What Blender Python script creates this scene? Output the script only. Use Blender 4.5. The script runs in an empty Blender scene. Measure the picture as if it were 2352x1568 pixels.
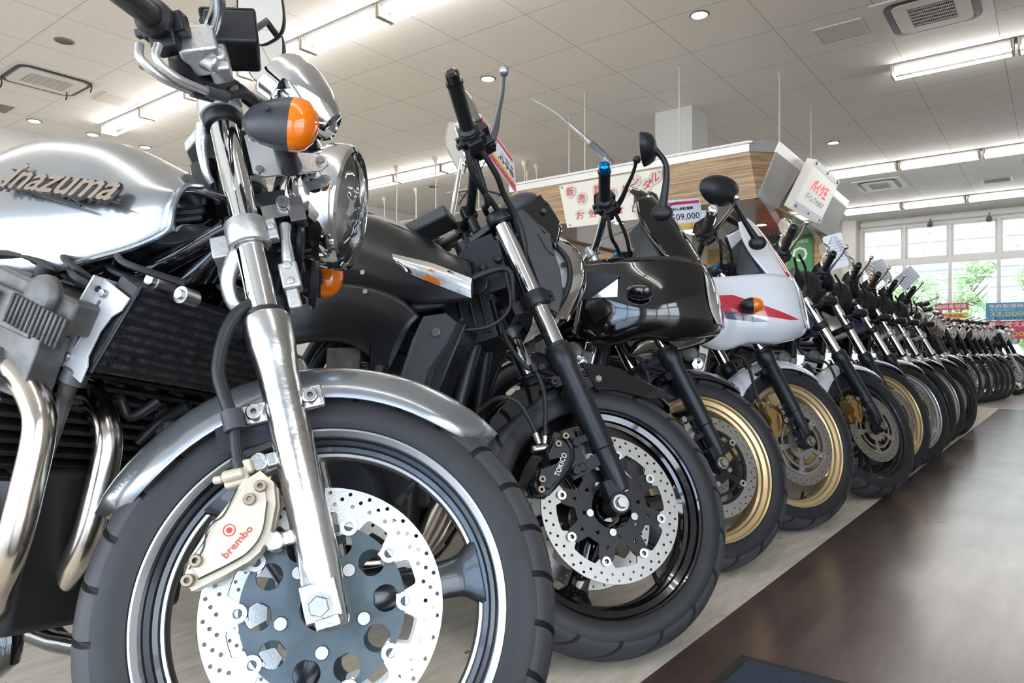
import bpy, math, random
from math import sin, cos, pi, radians as rad
from mathutils import Vector as V3, Matrix, noise
from mathutils.geometry import tessellate_polygon
sc = bpy.context.scene
col = sc.collection
# ------------------------------------------------------------------ camera, sky, exposure
CAMZ = 0.63
cam = bpy.data.objects.new('camera', bpy.data.cameras.new('camera')); col.objects.link(cam)
cam.location = (0, 0, CAMZ); cam.rotation_euler = (pi/2, 0, 0)
cam.data.lens = 36*1640/2352; cam.data.sensor_width = 36; cam.data.shift_y = 26/2352
cam.data.clip_start = .02; cam.data.clip_end = 300
sc.camera = cam
sc.view_settings.view_transform = 'Standard'; sc.view_settings.look = 'None'
sc.view_settings.gamma = 1; sc.view_settings.use_curve_mapping = False
sc.view_settings.exposure = 1.62
sc.cycles.max_bounces = 10; sc.cycles.diffuse_bounces = 5; sc.cycles.glossy_bounces = 5
sc.cycles.transmission_bounces = 8; sc.cycles.transparent_max_bounces = 24
sc.cycles.caustics_reflective = False; sc.cycles.caustics_refractive = False
sc.cycles.sample_clamp_indirect = 6; sc.cycles.use_denoising = True
SKY = 2.5; TUBE = 8.6; DOWN = 22.0
world = bpy.data.worlds.new('sky'); sc.world = world; world.use_nodes = True
nt = world.node_tree; nt.nodes.clear()
wo = nt.nodes.new('ShaderNodeOutputWorld'); bg = nt.nodes.new('ShaderNodeBackground')
tc = nt.nodes.new('ShaderNodeTexCoord'); nz = nt.nodes.new('ShaderNodeTexNoise'); cr = nt.nodes.new('ShaderNodeValToRGB')
nz.inputs['Scale'].default_value = 2.2; nz.inputs['Detail'].default_value = 6
cr.color_ramp.elements[0].position = .42; cr.color_ramp.elements[0].color = (.50, .70, 1.0, 1)
cr.color_ramp.elements[1].position = .60; cr.color_ramp.elements[1].color = (1.0, 1.0, 1.0, 1)
nt.links.new(tc.outputs['Generated'], nz.inputs['Vector']); nt.links.new(nz.outputs['Fac'], cr.inputs['Fac'])
nt.links.new(cr.outputs['Color'], bg.inputs['Color']); bg.inputs['Strength'].default_value = SKY
nt.links.new(bg.outputs[0], wo.inputs[0])

# ------------------------------------------------------------------ materials
MC = {}
def mat(name, color, metal=0., rough=.5, coat=0., emit=None, es=0., bump=0., bscale=200., trans=0., ior=1.45,
        var=0., vscale=6., spec=.5, alpha=1., rvar=0., coatr=.03, var2=None, stretch=None):
    if name in MC: return MC[name]
    m = bpy.data.materials.new(name); m.use_nodes = True; MC[name] = m
    t = m.node_tree; b = t.nodes['Principled BSDF']; I = b.inputs
    c = (*color, 1)
    I['Base Color'].default_value = c; I['Metallic'].default_value = metal; I['Roughness'].default_value = rough
    I['Coat Weight'].default_value = coat; I['Coat Roughness'].default_value = coatr
    I['Transmission Weight'].default_value = trans; I['IOR'].default_value = ior
    I['Specular IOR Level'].default_value = spec; I['Alpha'].default_value = alpha
    if emit: I['Emission Color'].default_value = (*emit, 1); I['Emission Strength'].default_value = es
    co = None
    if bump or var or rvar:
        co = t.nodes.new('ShaderNodeTexCoord'); src = co.outputs['Object']
        if stretch:
            mp = t.nodes.new('ShaderNodeMapping'); mp.inputs['Scale'].default_value = stretch
            t.links.new(src, mp.inputs['Vector']); src = mp.outputs[0]
    if var or rvar:
        n = t.nodes.new('ShaderNodeTexNoise'); n.inputs['Scale'].default_value = vscale; n.inputs['Detail'].default_value = 5
        n.inputs['Roughness'].default_value = .6
        t.links.new(src, n.inputs['Vector'])
    if var:
        r = t.nodes.new('ShaderNodeValToRGB'); r.color_ramp.elements[0].position = .3; r.color_ramp.elements[1].position = .7
        lo = var2 or tuple(max(0, x*(1-var)) for x in color); hi = color if var2 else tuple(min(1, x*(1+var)) for x in color)
        r.color_ramp.elements[0].color = (*lo, 1); r.color_ramp.elements[1].color = (*hi, 1)
        t.links.new(n.outputs['Fac'], r.inputs['Fac']); t.links.new(r.outputs['Color'], I['Base Color'])
    if rvar:
        q = t.nodes.new('ShaderNodeMapRange'); q.inputs[3].default_value = max(.02, rough-rvar); q.inputs[4].default_value = rough+rvar
        q.inputs[1].default_value = .3; q.inputs[2].default_value = .7
        t.links.new(n.outputs['Fac'], q.inputs[0]); t.links.new(q.outputs[0], I['Roughness'])
    if bump:
        n2 = t.nodes.new('ShaderNodeTexNoise'); n2.inputs['Scale'].default_value = bscale; n2.inputs['Detail'].default_value = 3
        t.links.new(src, n2.inputs['Vector'])
        bp = t.nodes.new('ShaderNodeBump'); bp.inputs['Strength'].default_value = bump; bp.inputs['Distance'].default_value = .002
        t.links.new(n2.outputs['Fac'], bp.inputs['Height']); t.links.new(bp.outputs[0], I['Normal'])
    return m
def glassy(name, tint=(1, 1, 1), refl=.12, rough=.02, opac=0.):
    """thin clear sheet: mostly transparent with a fresnel shine"""
    if name in MC: return MC[name]
    m = bpy.data.materials.new(name); m.use_nodes = True; MC[name] = m
    t = m.node_tree; t.nodes.clear(); o = t.nodes.new('ShaderNodeOutputMaterial')
    tr = t.nodes.new('ShaderNodeBsdfTransparent'); tr.inputs[0].default_value = (*tint, 1)
    g = t.nodes.new('ShaderNodeBsdfGlossy'); g.inputs['Roughness'].default_value = rough
    fr = t.nodes.new('ShaderNodeFresnel'); fr.inputs[0].default_value = 1.45
    ad = t.nodes.new('ShaderNodeMath'); ad.operation = 'ADD'; ad.use_clamp = True; ad.inputs[1].default_value = refl-.04
    mx = t.nodes.new('ShaderNodeMixShader')
    t.links.new(fr.outputs[0], ad.inputs[0]); t.links.new(ad.outputs[0], mx.inputs[0])
    t.links.new(tr.outputs[0], mx.inputs[1]); t.links.new(g.outputs[0], mx.inputs[2])
    last = mx
    if opac:
        df = t.nodes.new('ShaderNodeBsdfDiffuse'); df.inputs[0].default_value = (*tint, 1)
        m2 = t.nodes.new('ShaderNodeMixShader'); m2.inputs[0].default_value = opac
        t.links.new(mx.outputs[0], m2.inputs[1]); t.links.new(df.outputs[0], m2.inputs[2]); last = m2
    t.links.new(last.outputs[0], o.inputs[0]); return m
def emis(name, color, s):
    if name in MC: return MC[name]
    m = bpy.data.materials.new(name); m.use_nodes = True; MC[name] = m
    t = m.node_tree; t.nodes.clear(); o = t.nodes.new('ShaderNodeOutputMaterial'); e = t.nodes.new('ShaderNodeEmission')
    e.inputs[0].default_value = (*color, 1); e.inputs[1].default_value = s; t.links.new(e.outputs[0], o.inputs[0]); return m
CHROME = mat('chrome', (.86, .87, .88), 1, .045)
ALLOY = mat('polished_alloy', (.70, .70, .70), 1, .22, bump=.25, bscale=60, rvar=.1, vscale=14)
ALLOYD = mat('cast_alloy', (.62, .62, .61), .9, .42, bump=.3, bscale=160)
STEEL = mat('bolt_steel', (.40, .39, .375), 1, .30)
DISC = mat('disc_steel', (.56, .55, .53), 1, .36, bump=.12, bscale=420)
DISCD = mat('disc_steel_dimmed', (.30, .285, .26), .9, .40, bump=.15, bscale=420)  # darkened disc steel: the dim surroundings it mirrors put into the colour
CARB = mat('carrier_blue_grey', (.065, .088, .10), .5, .42, coat=.2, var=.25, vscale=18)
BLK = mat('satin_black', (.012, .0125, .014), .0, .42, bump=.06, bscale=500)
BLKM = mat('black_anodised', (.028, .030, .034), .55, .38, bump=.12, bscale=420)
GLOSS = mat('gloss_black', (.004, .004, .0045), 0, .09, coat=1.)
MATTE = mat('matt_black_paint', (.016, .017, .019), .35, .36, coat=.15, coatr=.3)
GREYP = mat('grey_plastic', (.055, .058, .062), 0, .5, bump=.1, bscale=500)
GROOVE_SHADE = mat('tyre_groove_shade', (.006, .006, .0065), 0, .7)  # near-black groove faces: the shade inside the cuts put into the colour
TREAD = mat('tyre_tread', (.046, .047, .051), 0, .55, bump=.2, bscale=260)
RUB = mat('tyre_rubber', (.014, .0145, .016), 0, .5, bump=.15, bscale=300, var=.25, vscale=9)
HOSE = mat('rubber_hose', (.016, .017, .018), 0, .45)
SILV = mat('silver_paint', (.31, .33, .35), .75, .26, coat=1., bump=.03, bscale=900)
GOLD = mat('gold_wheel_paint', (.68, .50, .27), .6, .32, coat=.3)
GOLDC = mat('gold_anodised', (.40, .25, .09), .85, .35)
CHAMP = mat('caliper_champagne', (.62, .55, .42), .25, .42, var=.12, vscale=25)
WHITE = mat('white_paint', (.80, .81, .83), 0, .18, coat=1.)
REDP = mat('red_paint', (.55, .012, .03), 0, .18, coat=1.)
NAVY = mat('navy_paint', (.01, .02, .07), 0, .18, coat=1.)
BLUEP = mat('dark_blue_paint', (.025, .02, .11), .3, .2, coat=1.)
WSIL = mat('wheel_silver', (.55, .56, .57), .8, .3)
RIMG = mat('rim_graphite', (.055, .062, .07), .6, .32, coat=.4)
RIML = mat('rim_machined_lip', (.62, .65, .68), .9, .25)
DARK = mat('engine_black', (.022, .022, .023), .4, .5, bump=.2, bscale=120)
ENG = mat('engine_grey', (.13, .128, .122), .6, .5, bump=.3, bscale=90, var=.35, vscale=30)
PIPE = mat('header_steel', (.62, .57, .50), 1, .2, var=.25, vscale=9, rvar=.1)
ORA = mat('orange_lens', (.80, .17, .0), 0, .15, coat=.6, emit=(1, .25, .0), es=.02)
MIRR = mat('mirror_glass', (.9, .9, .9), 1, .01)
LENS = glassy('headlight_glass', (.97, .98, 1), .16, .02)
REFL = mat('reflector', (.90, .90, .90), .55, .25, bump=.5, bscale=45)
SEATM = mat('seat_vinyl', (.014, .014, .015), 0, .5, bump=.3, bscale=250)
BOLTR = mat('rusty_bolt', (.34, .26, .20), .8, .45)
FIN = mat('cooler_fins', (.055, .055, .058), .4, .4, bump=.9, bscale=260, var=.9, vscale=60)  # colour noise stands in for the sheen on the fins
CLEAR = glassy('clear_plastic', (.96, .97, .98), .10, .05)
BLUE = mat('anodised_blue', (.0, .18, .50), .8, .25)
REDA = mat('red_anodised', (.5, .01, .02), .3, .3)
WTXT = mat('white_lettering', (.8, .8, .8), 0, .5)
RTXT = mat('red_lettering', (.55, .04, .03), 0, .5)
BTXT = mat('black_lettering', (.02, .02, .02), 0, .5)

# ------------------------------------------------------------------ mesh helper
def cat(pts, n, closed=False):
    """Catmull-Rom through pts, n steps per span"""
    P = [V3(p) for p in pts]; N = len(P); out = []
    if N < 3 or n <= 1: return P
    rng = range(N) if closed else range(N-1)
    for i in rng:
        if closed: a, b, c, d = P[i-1], P[i], P[(i+1) % N], P[(i+2) % N]
        else:
            b, c = P[i], P[i+1]; a = P[i-1] if i else b*2-c; d = P[i+2] if i+2 < N else c*2-b
        for k in range(n):
            t = k/n
            out.append(.5*((2*b)+(c-a)*t+(2*a-5*b+4*c-d)*t*t+(3*b-a-3*c+d)*t**3))
    if not closed: out.append(P[-1])
    return out
def frame(ax):
    z = V3(ax).normalized(); x = V3((0, 0, 1)) if abs(z.z) < .9 else V3((1, 0, 0))
    x = (x-z*x.dot(z)).normalized(); return x, z.cross(x), z
class M:
    def __init__(s): s.v = []; s.f = []; s.mi = []; s.ms = []; s.cur = 0
    def use(s, m):
        if m not in s.ms: s.ms.append(m)
        s.cur = s.ms.index(m); return s
    def add(s, vs, fs):
        o = len(s.v); s.v += [tuple(v) for v in vs]
        for f in fs: s.f.append(tuple(i+o for i in f)); s.mi.append(s.cur)
        return s
    def rings(s, R, closed=True, capa=False, capb=False, loop=False):
        n = len(R[0]); vs = [p for r in R for p in r]; fs = []
        m = len(R)
        for i in range(m if loop else m-1):
            j = (i+1) % m
            for k in range(n if closed else n-1):
                l = (k+1) % n; fs.append((i*n+k, i*n+l, j*n+l, j*n+k))
        if capa: fs.append(tuple(range(n))[::-1])
        if capb: fs.append(tuple((m-1)*n+k for k in range(n)))
        return s.add(vs, fs)
    def lathe(s, prof, o=(0, 0, 0), ax=(0, 1, 0), seg=32, a0=0, a1=2*pi, loop=False, disp=None):
        x, y, z = frame(ax); o = V3(o); full = abs(a1-a0-2*pi) < 1e-6
        n = seg if full else seg+1; R = []
        for r, h in prof:
            ring = []
            for k in range(n):
                a = a0+(a1-a0)*k/seg; rr, hh = (r, h) if not disp else disp(r, h, a)
                ring.append(o+x*(rr*cos(a))+y*(rr*sin(a))+z*hh)
            R.append(ring)
        return s.rings(R, closed=full, loop=loop)
    def cyl(s, p0, p1, r0, r1=None, seg=16, cap=True):
        r1 = r0 if r1 is None else r1; p0 = V3(p0); d = V3(p1)-p0; L = d.length
        pr = [(r0, 0), (r1, L)]
        if cap: pr = [(1e-5, 0)]+pr+[(1e-5, L)]
        return s.lathe(pr, p0, d, seg)
    def tube(s, pts, r, seg=10, n=6, closed=False, cap=True):
        P = cat(pts, n, closed); N = len(P)
        if not isinstance(r, (int, float)):
            rr = cat([(q, 0, 0) for q in r], n); rr = [q.x for q in rr]
        else: rr = [r]*N
        T = []
        for i in range(N):
            a = P[i-1] if (i or closed) else P[0]; b = P[(i+1) % N] if (i < N-1 or closed) else P[-1]
            T.append((b-a).normalized() if (b-a).length > 1e-9 else V3((0, 0, 1)))
        x, y, _ = frame(T[0]); R = []
        for i in range(N):
            x = (x-T[i]*x.dot(T[i])).normalized(); y = T[i].cross(x)
            R.append([P[i]+x*(rr[i]*cos(2*pi*k/seg))+y*(rr[i]*sin(2*pi*k/seg)) for k in range(seg)])
        return s.rings(R, capa=cap and not closed, capb=cap and not closed, loop=closed)
    def box(s, c, d, X=(1, 0, 0), Y=(0, 1, 0), taper=1.):
        c = V3(c); X = V3(X).normalized(); Y = V3(Y); Y = (Y-X*Y.dot(X)).normalized(); Z = X.cross(Y)
        h = [q/2 for q in d]; vs = []
        for k, t in ((-1, 1.), (1, taper)):
            for i, j in ((-1, -1), (1, -1), (1, 1), (-1, 1)): vs.append(c+X*(i*h[0]*t)+Y*(j*h[1]*t)+Z*(k*h[2]))
        return s.add(vs, [(3, 2, 1, 0), (4, 5, 6, 7), (0, 1, 5, 4), (1, 2, 6, 5), (2, 3, 7, 6), (3, 0, 4, 7)])
    def sph(s, c, r, seg=16, rg=10, X=(1, 0, 0), Z=(0, 0, 1), a0=0., a1=pi):
        """ellipsoid, r = radii on X, Y, Z"""
        if isinstance(r, (int, float)): r = (r, r, r)
        c = V3(c); Z = V3(Z).normalized(); X = V3(X); X = (X-Z*X.dot(Z)).normalized(); Y = Z.cross(X); R = []
        for i in range(rg+1):
            t = a0+(a1-a0)*i/rg; st = max(sin(t), 1e-4)
            R.append([c+X*(r[0]*st*cos(2*pi*k/seg))+Y*(r[1]*st*sin(2*pi*k/seg))+Z*(r[2]*cos(t)) for k in range(seg)])
        return s.rings(R, capa=a0 > 0, capb=a1 < pi)
    def plate(s, out, th, o=(0, 0, 0), U=(1, 0, 0), W=(0, 0, 1), holes=(), sides=True):
        """flat outline in the U-W plane, thickness th along U x W (centred)"""
        o = V3(o); U = V3(U).normalized(); W = V3(W).normalized(); N = U.cross(W)
        loops = [list(out)]+[list(h) for h in holes]
        tri = tessellate_polygon([[V3((a, b, 0)) for a, b in lp] for lp in loops])
        flat = [q for lp in loops for q in lp]; n = len(flat)
        vs = [o+U*a+W*b+N*(th/2) for a, b in flat]+[o+U*a+W*b-N*(th/2) for a, b in flat]
        fs = []
        for t in tri:
            a, b, c = t; ar = (flat[b][0]-flat[a][0])*(flat[c][1]-flat[a][1])-(flat[c][0]-flat[a][0])*(flat[b][1]-flat[a][1])
            if abs(ar) < 1e-14: continue
            if ar < 0: a, c = c, a
            fs.append((a, b, c)); fs.append((c+n, b+n, a+n))
        k0 = 0
        for lp in loops:
            m = len(lp)
            for i in range(m):
                a = k0+i; b = k0+(i+1) % m; fs.append((a, a+n, b+n, b))
            k0 += m
        return s.add(vs, fs)
    def grid(s, G, nu=1, nv=1, th=0.):
        """smooth sheet through a control grid (rows x columns)"""
        rows = [cat(r, nv) for r in G]
        cols = [cat([r[k] for r in rows], nu) for k in range(len(rows[0]))]
        R = [[cols[k][i] for k in range(len(cols))] for i in range(len(cols[0]))]
        s.rings(R, closed=False); return R
    def bolt(s, p, ax, r=.006, h=.006, hexs=True):
        s.lathe([(1e-5, h), (r*.5, h), (r*.5, h*.45), (r*.52, h*.45), (r*.5, h), (r*.9, h), (r, h*.8), (r, 0)], p, ax, 16 if hexs is None else 6)
        return s
    def pieces(s):
        n = len(s.v); p = list(range(n))
        def root(i):
            while p[i] != i: p[i] = p[p[i]]; i = p[i]
            return i
        for f in s.f:
            a = root(f[0])
            for k in f[1:]:
                c = root(k)
                if c != a: p[c] = a
        isl = {}
        for i, v in enumerate(s.v):
            r = root(i); q = isl.get(r)
            if q is None: isl[r] = [list(v), list(v)]
            else:
                for j in range(3):
                    if v[j] < q[0][j]: q[0][j] = v[j]
                    if v[j] > q[1][j]: q[1][j] = v[j]
        K = list(isl); m = len(K)
        if m < 2 or m > 60: return None
        g = list(range(m)); sz = [max(isl[k][1][j]-isl[k][0][j] for j in range(3)) for k in K]
        for a in range(m):
            for c in range(a+1, m):
                A, C = isl[K[a]], isl[K[c]]; d = math.sqrt(sum(max(0, A[0][j]-C[1][j], C[0][j]-A[1][j])**2 for j in range(3)))
                if d <= max(.02, .5*max(sz[a], sz[c]))*1.02:
                    x, y = g[a], g[c]
                    if x != y: g = [x if t == y else t for t in g]
        if len(set(g)) < 2: return None
        lab = {k: g[i] for i, k in enumerate(K)}; out = []
        for q in sorted(set(g)):
            b = M(); b.ms = s.ms; mp = {}
            for i in range(n):
                if lab[root(i)] == q: mp[i] = len(b.v); b.v.append(s.v[i])
            for f, mi in zip(s.f, s.mi):
                if f[0] in mp: b.f.append(tuple(mp[i] for i in f)); b.mi.append(mi)
            out.append(b)
        return out
    def build(s, name, m=None, parent=None, mw=None, smooth=38, bev=0., solid=0., sub=0, soff=-1., split=False):
        if split and len(s.v) < 30000:
            P = s.pieces()
            if P: return [q.build(name, m, parent, mw, smooth, bev, solid, sub, soff) for q in P][0]
        me = bpy.data.meshes.new(name); me.from_pydata(s.v, [], s.f)
        ms = s.ms or [m or BLK]
        for q in ms: me.materials.append(q)
        if len(ms) > 1: me.polygons.foreach_set('material_index', s.mi)
        me.validate()
        if smooth:
            me.polygons.foreach_set('use_smooth', [True]*len(me.polygons)); me.set_sharp_from_angle(angle=rad(smooth))
        me.update()
        o = bpy.data.objects.new(name, me); col.objects.link(o)
        if parent is not None:
            o.parent = parent
            if mw is not None: o.matrix_basis = REL(parent, mw)
        elif mw is not None: o.matrix_basis = mw
        if solid:
            d = o.modifiers.new('thickness', 'SOLIDIFY'); d.thickness = solid; d.offset = soff
        if sub: 
            d = o.modifiers.new('smooth', 'SUBSURF'); d.levels = sub; d.render_levels = sub
        if bev:
            d = o.modifiers.new('edge', 'BEVEL'); d.width = bev; d.segments = 2; d.limit_method = 'ANGLE'; d.angle_limit = rad(40)
        return o
WM = {}
def REL(parent, mw):
    """local matrix of mw below parent, parents hold plain matrices"""
    m = Matrix.Identity(4); p = parent
    ch = []
    while p is not None: ch.append(p.matrix_basis); p = p.parent
    for q in reversed(ch): m = m @ q
    return m.inverted() @ mw
def tag(o, label, cate, group=None, kind=None):
    if label: o['label'] = label
    if cate: o['category'] = cate
    if group: o['group'] = group
    if kind: o['kind'] = kind
    return o
def struct(o): o['kind'] = 'structure'; return o
def empty(name, mw):
    o = bpy.data.objects.new(name, None); col.objects.link(o); o.matrix_basis = mw; o.empty_display_size = .1; return o
def circ(r, n=24, cx=0., cy=0., a0=0.): return [(cx+r*cos(a0+2*pi*k/n), cy+r*sin(a0+2*pi*k/n)) for k in range(n)]
TXC = {}
def text_mesh(s, size=1., ext=.0, bold=False, shear=0.):
    """vertices/faces of a text, centred, in the XY plane"""
    key = (s, shear)
    if key not in TXC:
        cu = bpy.data.curves.new('lettering', 'FONT'); cu.body = s; cu.size = 1; cu.align_x = 'CENTER'; cu.align_y = 'CENTER'
        cu.resolution_u = 2; cu.shear = shear
        ob = bpy.data.objects.new('lettering', cu); col.objects.link(ob)
        bpy.context.view_layer.update()
        me = bpy.data.meshes.new_from_object(ob.evaluated_get(bpy.context.evaluated_depsgraph_get()))
        TXC[key] = ([v.co.copy() for v in me.vertices], [tuple(p.vertices) for p in me.polygons])
        bpy.data.objects.remove(ob); bpy.data.curves.remove(cu); bpy.data.meshes.remove(me)
    return TXC[key]
def put_text(m, s, o, U, W, h, w=None, lift=.0006, shear=0., fat=0.):
    """text laid on the plane U (reading direction) x W (up) at o; h letter height, w total width"""
    vs, fs = text_mesh(s, shear=shear)
    if not vs: return m
    xs = [v.x for v in vs]; ys = [v.y for v in vs]; W0 = max(xs)-min(xs); H0 = max(ys)-min(ys)
    mx = (max(xs)+min(xs))/2; my = (max(ys)+min(ys))/2
    sy = h/H0; sx = (w/W0) if w else sy
    o = V3(o); U = V3(U).normalized(); W = V3(W).normalized(); N = U.cross(W)
    offs = [(0, 0)] if not fat else [(-fat, 0), (fat, 0), (0, fat), (0, -fat)]
    for i, (dx, dy) in enumerate(offs):
        m.add([o+U*((v.x-mx)*sx+dx)+W*((v.y-my)*sy+dy)+N*(lift+i*.00005) for v in vs], fs)
    return m
# ------------------------------------------------------------------ the shop. Room axes: x runs down the shop, y across it
RMAT = Matrix.Rotation(rad(52.5), 4, 'Z')
CEIL = 3.93; VX = 19.8; UW = 12.3; V0 = -5.0; U0 = -4.2
def rb(name, m, parts, **k):
    b = M()
    for (x0, x1, y0, y1, z0, z1) in parts: b.box(((x0+x1)/2, (y0+y1)/2, (z0+z1)/2), (x1-x0, y1-y0, z1-z0))
    return b.build(name, m, mw=RMAT, smooth=0, **k)
WALLM = mat('wall_white', (.78, .765, .735), 0, .75)
FRAMEM = mat('window_frame_white', (.80, .80, .79), 0, .4)
def tile_mat():
    m = bpy.data.materials.new('ceiling_tiles'); m.use_nodes = True; t = m.node_tree; b = t.nodes['Principled BSDF']
    b.inputs['Roughness'].default_value = .8
    co = t.nodes.new('ShaderNodeTexCoord'); sx = t.nodes.new('ShaderNodeSeparateXYZ'); t.links.new(co.outputs['Object'], sx.inputs[0])
    outs = []
    for ax, off in (('X', 7.43), ('Y', .495)):
        a = t.nodes.new('ShaderNodeMath'); a.operation = 'SUBTRACT'; a.inputs[1].default_value = off
        d = t.nodes.new('ShaderNodeMath'); d.operation = 'PINGPONG'; d.inputs[1].default_value = .455
        l = t.nodes.new('ShaderNodeMath'); l.operation = 'LESS_THAN'; l.inputs[1].default_value = .0032
        t.links.new(sx.outputs[ax], a.inputs[0]); t.links.new(a.outputs[0], d.inputs[0]); t.links.new(d.outputs[0], l.inputs[0]); outs.append(l)
    mx = t.nodes.new('ShaderNodeMath'); mx.operation = 'MAXIMUM'
    t.links.new(outs[0].outputs[0], mx.inputs[0]); t.links.new(outs[1].outputs[0], mx.inputs[1])
    n = t.nodes.new('ShaderNodeTexNoise'); n.inputs['Scale'].default_value = 90; n.inputs['Detail'].default_value = 4
    t.links.new(co.outputs['Object'], n.inputs['Vector'])
    r = t.nodes.new('ShaderNodeValToRGB'); r.color_ramp.elements[0].position = .35; r.color_ramp.elements[1].position = .5
    r.color_ramp.elements[0].color = (.73, .715, .69, 1); r.color_ramp.elements[1].color = (.81, .795, .765, 1)
    t.links.new(n.outputs['Fac'], r.inputs['Fac'])
    c = t.nodes.new('ShaderNodeMix'); c.data_type = 'RGBA'; c.inputs['B'].default_value = (.30, .28, .25, 1)
    t.links.new(mx.outputs[0], c.inputs['Factor']); t.links.new(r.outputs['Color'], c.inputs['A'])
    t.links.new(c.outputs['Result'], b.inputs['Base Color'])
    return m
def floor_brown():
    m = mat('vinyl_brown', (.085, .050, .040), 0, .3)
    t = m.node_tree; b = t.nodes['Principled BSDF']; co = t.nodes.new('ShaderNodeTexCoord')
    mp = t.nodes.new('ShaderNodeMapping'); mp.inputs['Rotation'].default_value = (0, 0, rad(0)); mp.inputs['Scale'].default_value = (1.2, 9, 1)
    n = t.nodes.new('ShaderNodeTexNoise'); n.inputs['Scale'].default_value = 1.6; n.inputs['Detail'].default_value = 7; n.inputs['Roughness'].default_value = .65
    n2 = t.nodes.new('ShaderNodeTexNoise'); n2.inputs['Scale'].default_value = 2.5; n2.inputs['Detail'].default_value = 5
    L = t.links.new
    L(co.outputs['Object'], mp.inputs[0]); L(mp.outputs[0], n.inputs['Vector']); L(co.outputs['Object'], n2.inputs['Vector'])
    r = t.nodes.new('ShaderNodeValToRGB'); r.color_ramp.elements[0].position = .3; r.color_ramp.elements[1].position = .72
    r.color_ramp.elements[0].color = (.050, .028, .024, 1); r.color_ramp.elements[1].color = (.125, .080, .066, 1)
    L(n.outputs['Fac'], r.inputs['Fac']); L(r.outputs['Color'], b.inputs['Base Color'])
    q = t.nodes.new('ShaderNodeMapRange'); q.inputs[1].default_value = .15; q.inputs[2].default_value = .85
    q.inputs[3].default_value = .22; q.inputs[4].default_value = .40; L(n2.outputs['Fac'], q.inputs[0]); L(q.outputs[0], b.inputs['Roughness'])
    bp = t.nodes.new('ShaderNodeBump'); bp.inputs['Strength'].default_value = .05; bp.inputs['Distance'].default_value = .01
    b.inputs['Coat Weight'].default_value = 1.; b.inputs['Coat Roughness'].default_value = .21
    return m
def floor_beige():
    m = mat('floor_beige', (.50, .44, .37), 0, .45)
    t = m.node_tree; b = t.nodes['Principled BSDF']; co = t.nodes.new('ShaderNodeTexCoord'); L = t.links.new
    mp = t.nodes.new('ShaderNodeMapping'); mp.inputs['Scale'].default_value = (2, 9, 1); L(co.outputs['Object'], mp.inputs[0])
    n = t.nodes.new('ShaderNodeTexNoise'); n.inputs['Scale'].default_value = 3.5; n.inputs['Detail'].default_value = 9; n.inputs['Roughness'].default_value = .7
    L(mp.outputs[0], n.inputs['Vector'])
    r = t.nodes.new('ShaderNodeValToRGB'); e = r.color_ramp.elements
    e[0].position = .3; e[0].color = (.56, .49, .39, 1); e[1].position = .62; e[1].color = (.80, .73, .62, 1)
    L(n.outputs['Fac'], r.inputs['Fac'])
    n3 = t.nodes.new('ShaderNodeTexNoise'); n3.inputs['Scale'].default_value = 26; n3.inputs['Detail'].default_value = 3; L(co.outputs['Object'], n3.inputs['Vector'])
    r3 = t.nodes.new('ShaderNodeValToRGB'); r3.color_ramp.elements[0].position = .27; r3.color_ramp.elements[1].position = .31
    r3.color_ramp.elements[0].color = (.35, .27, .2, 1); r3.color_ramp.elements[1].color = (1, 1, 1, 1); L(n3.outputs['Fac'], r3.inputs['Fac'])
    mm = t.nodes.new('ShaderNodeMix'); mm.data_type = 'RGBA'; mm.blend_type = 'MULTIPLY'; mm.inputs['Factor'].default_value = 1
    L(r.outputs['Color'], mm.inputs['A']); L(r3.outputs['Color'], mm.inputs['B']); L(mm.outputs['Result'], b.inputs['Base Color'])
    return m
def floor_tile():
    m = mat('floor_light_tile', (.48, .46, .43), 0, .3, var=.15, vscale=2.)
    return m
# floor: brown vinyl aisle, beige strip under the bikes, light tiles further down the shop
def build_floor():
    inv = RMAT.inverted()
    p0 = inv @ V3((.244, 1.363, 0)); p1 = inv @ V3((3.42, 5.41, 0)); d = (p1-p0).normalized()
    def at_x(x): return p0.y+(x-p0.x)*d.y/d.x
    X1 = 9.75
    b = M(); FB, FE, FT = floor_brown(), floor_beige(), floor_tile()
    t = [(V0, U0), (X1, U0), (X1, at_x(X1)), (V0, at_x(V0))]
    b.use(FB).add([(x, y, 0) for x, y in t], [(0, 1, 2, 3)])
    b.use(FE).add([(V0, at_x(V0), 0), (X1, at_x(X1), 0), (X1, UW, 0), (V0, UW, 0)], [(0, 1, 2, 3)])
    b.use(FT).add([(X1, U0, 0), (VX, U0, 0), (VX, UW, 0), (X1, UW, 0)], [(0, 1, 2, 3)])
    b.use(FT).box(((V0+VX)/2, (U0+UW)/2, -.06), (VX-V0+.6, UW-U0+.6, .118))
    b.use(FRAMEM).box((X1, (U0+UW)/2, .002), (.03, UW-U0-.1, .006))
    struct(b.build('floor', mw=RMAT, smooth=0))
build_floor()
b = M(); b.box(((V0+VX)/2, (U0+UW)/2, CEIL+.1), (VX-V0+.6, UW-U0+.6, .2)); struct(b.build('ceiling', tile_mat(), mw=RMAT, smooth=0))
GLASS = glassy('window_glass', (.97, .985, .98), .06, .01)
wn = [0]
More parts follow.
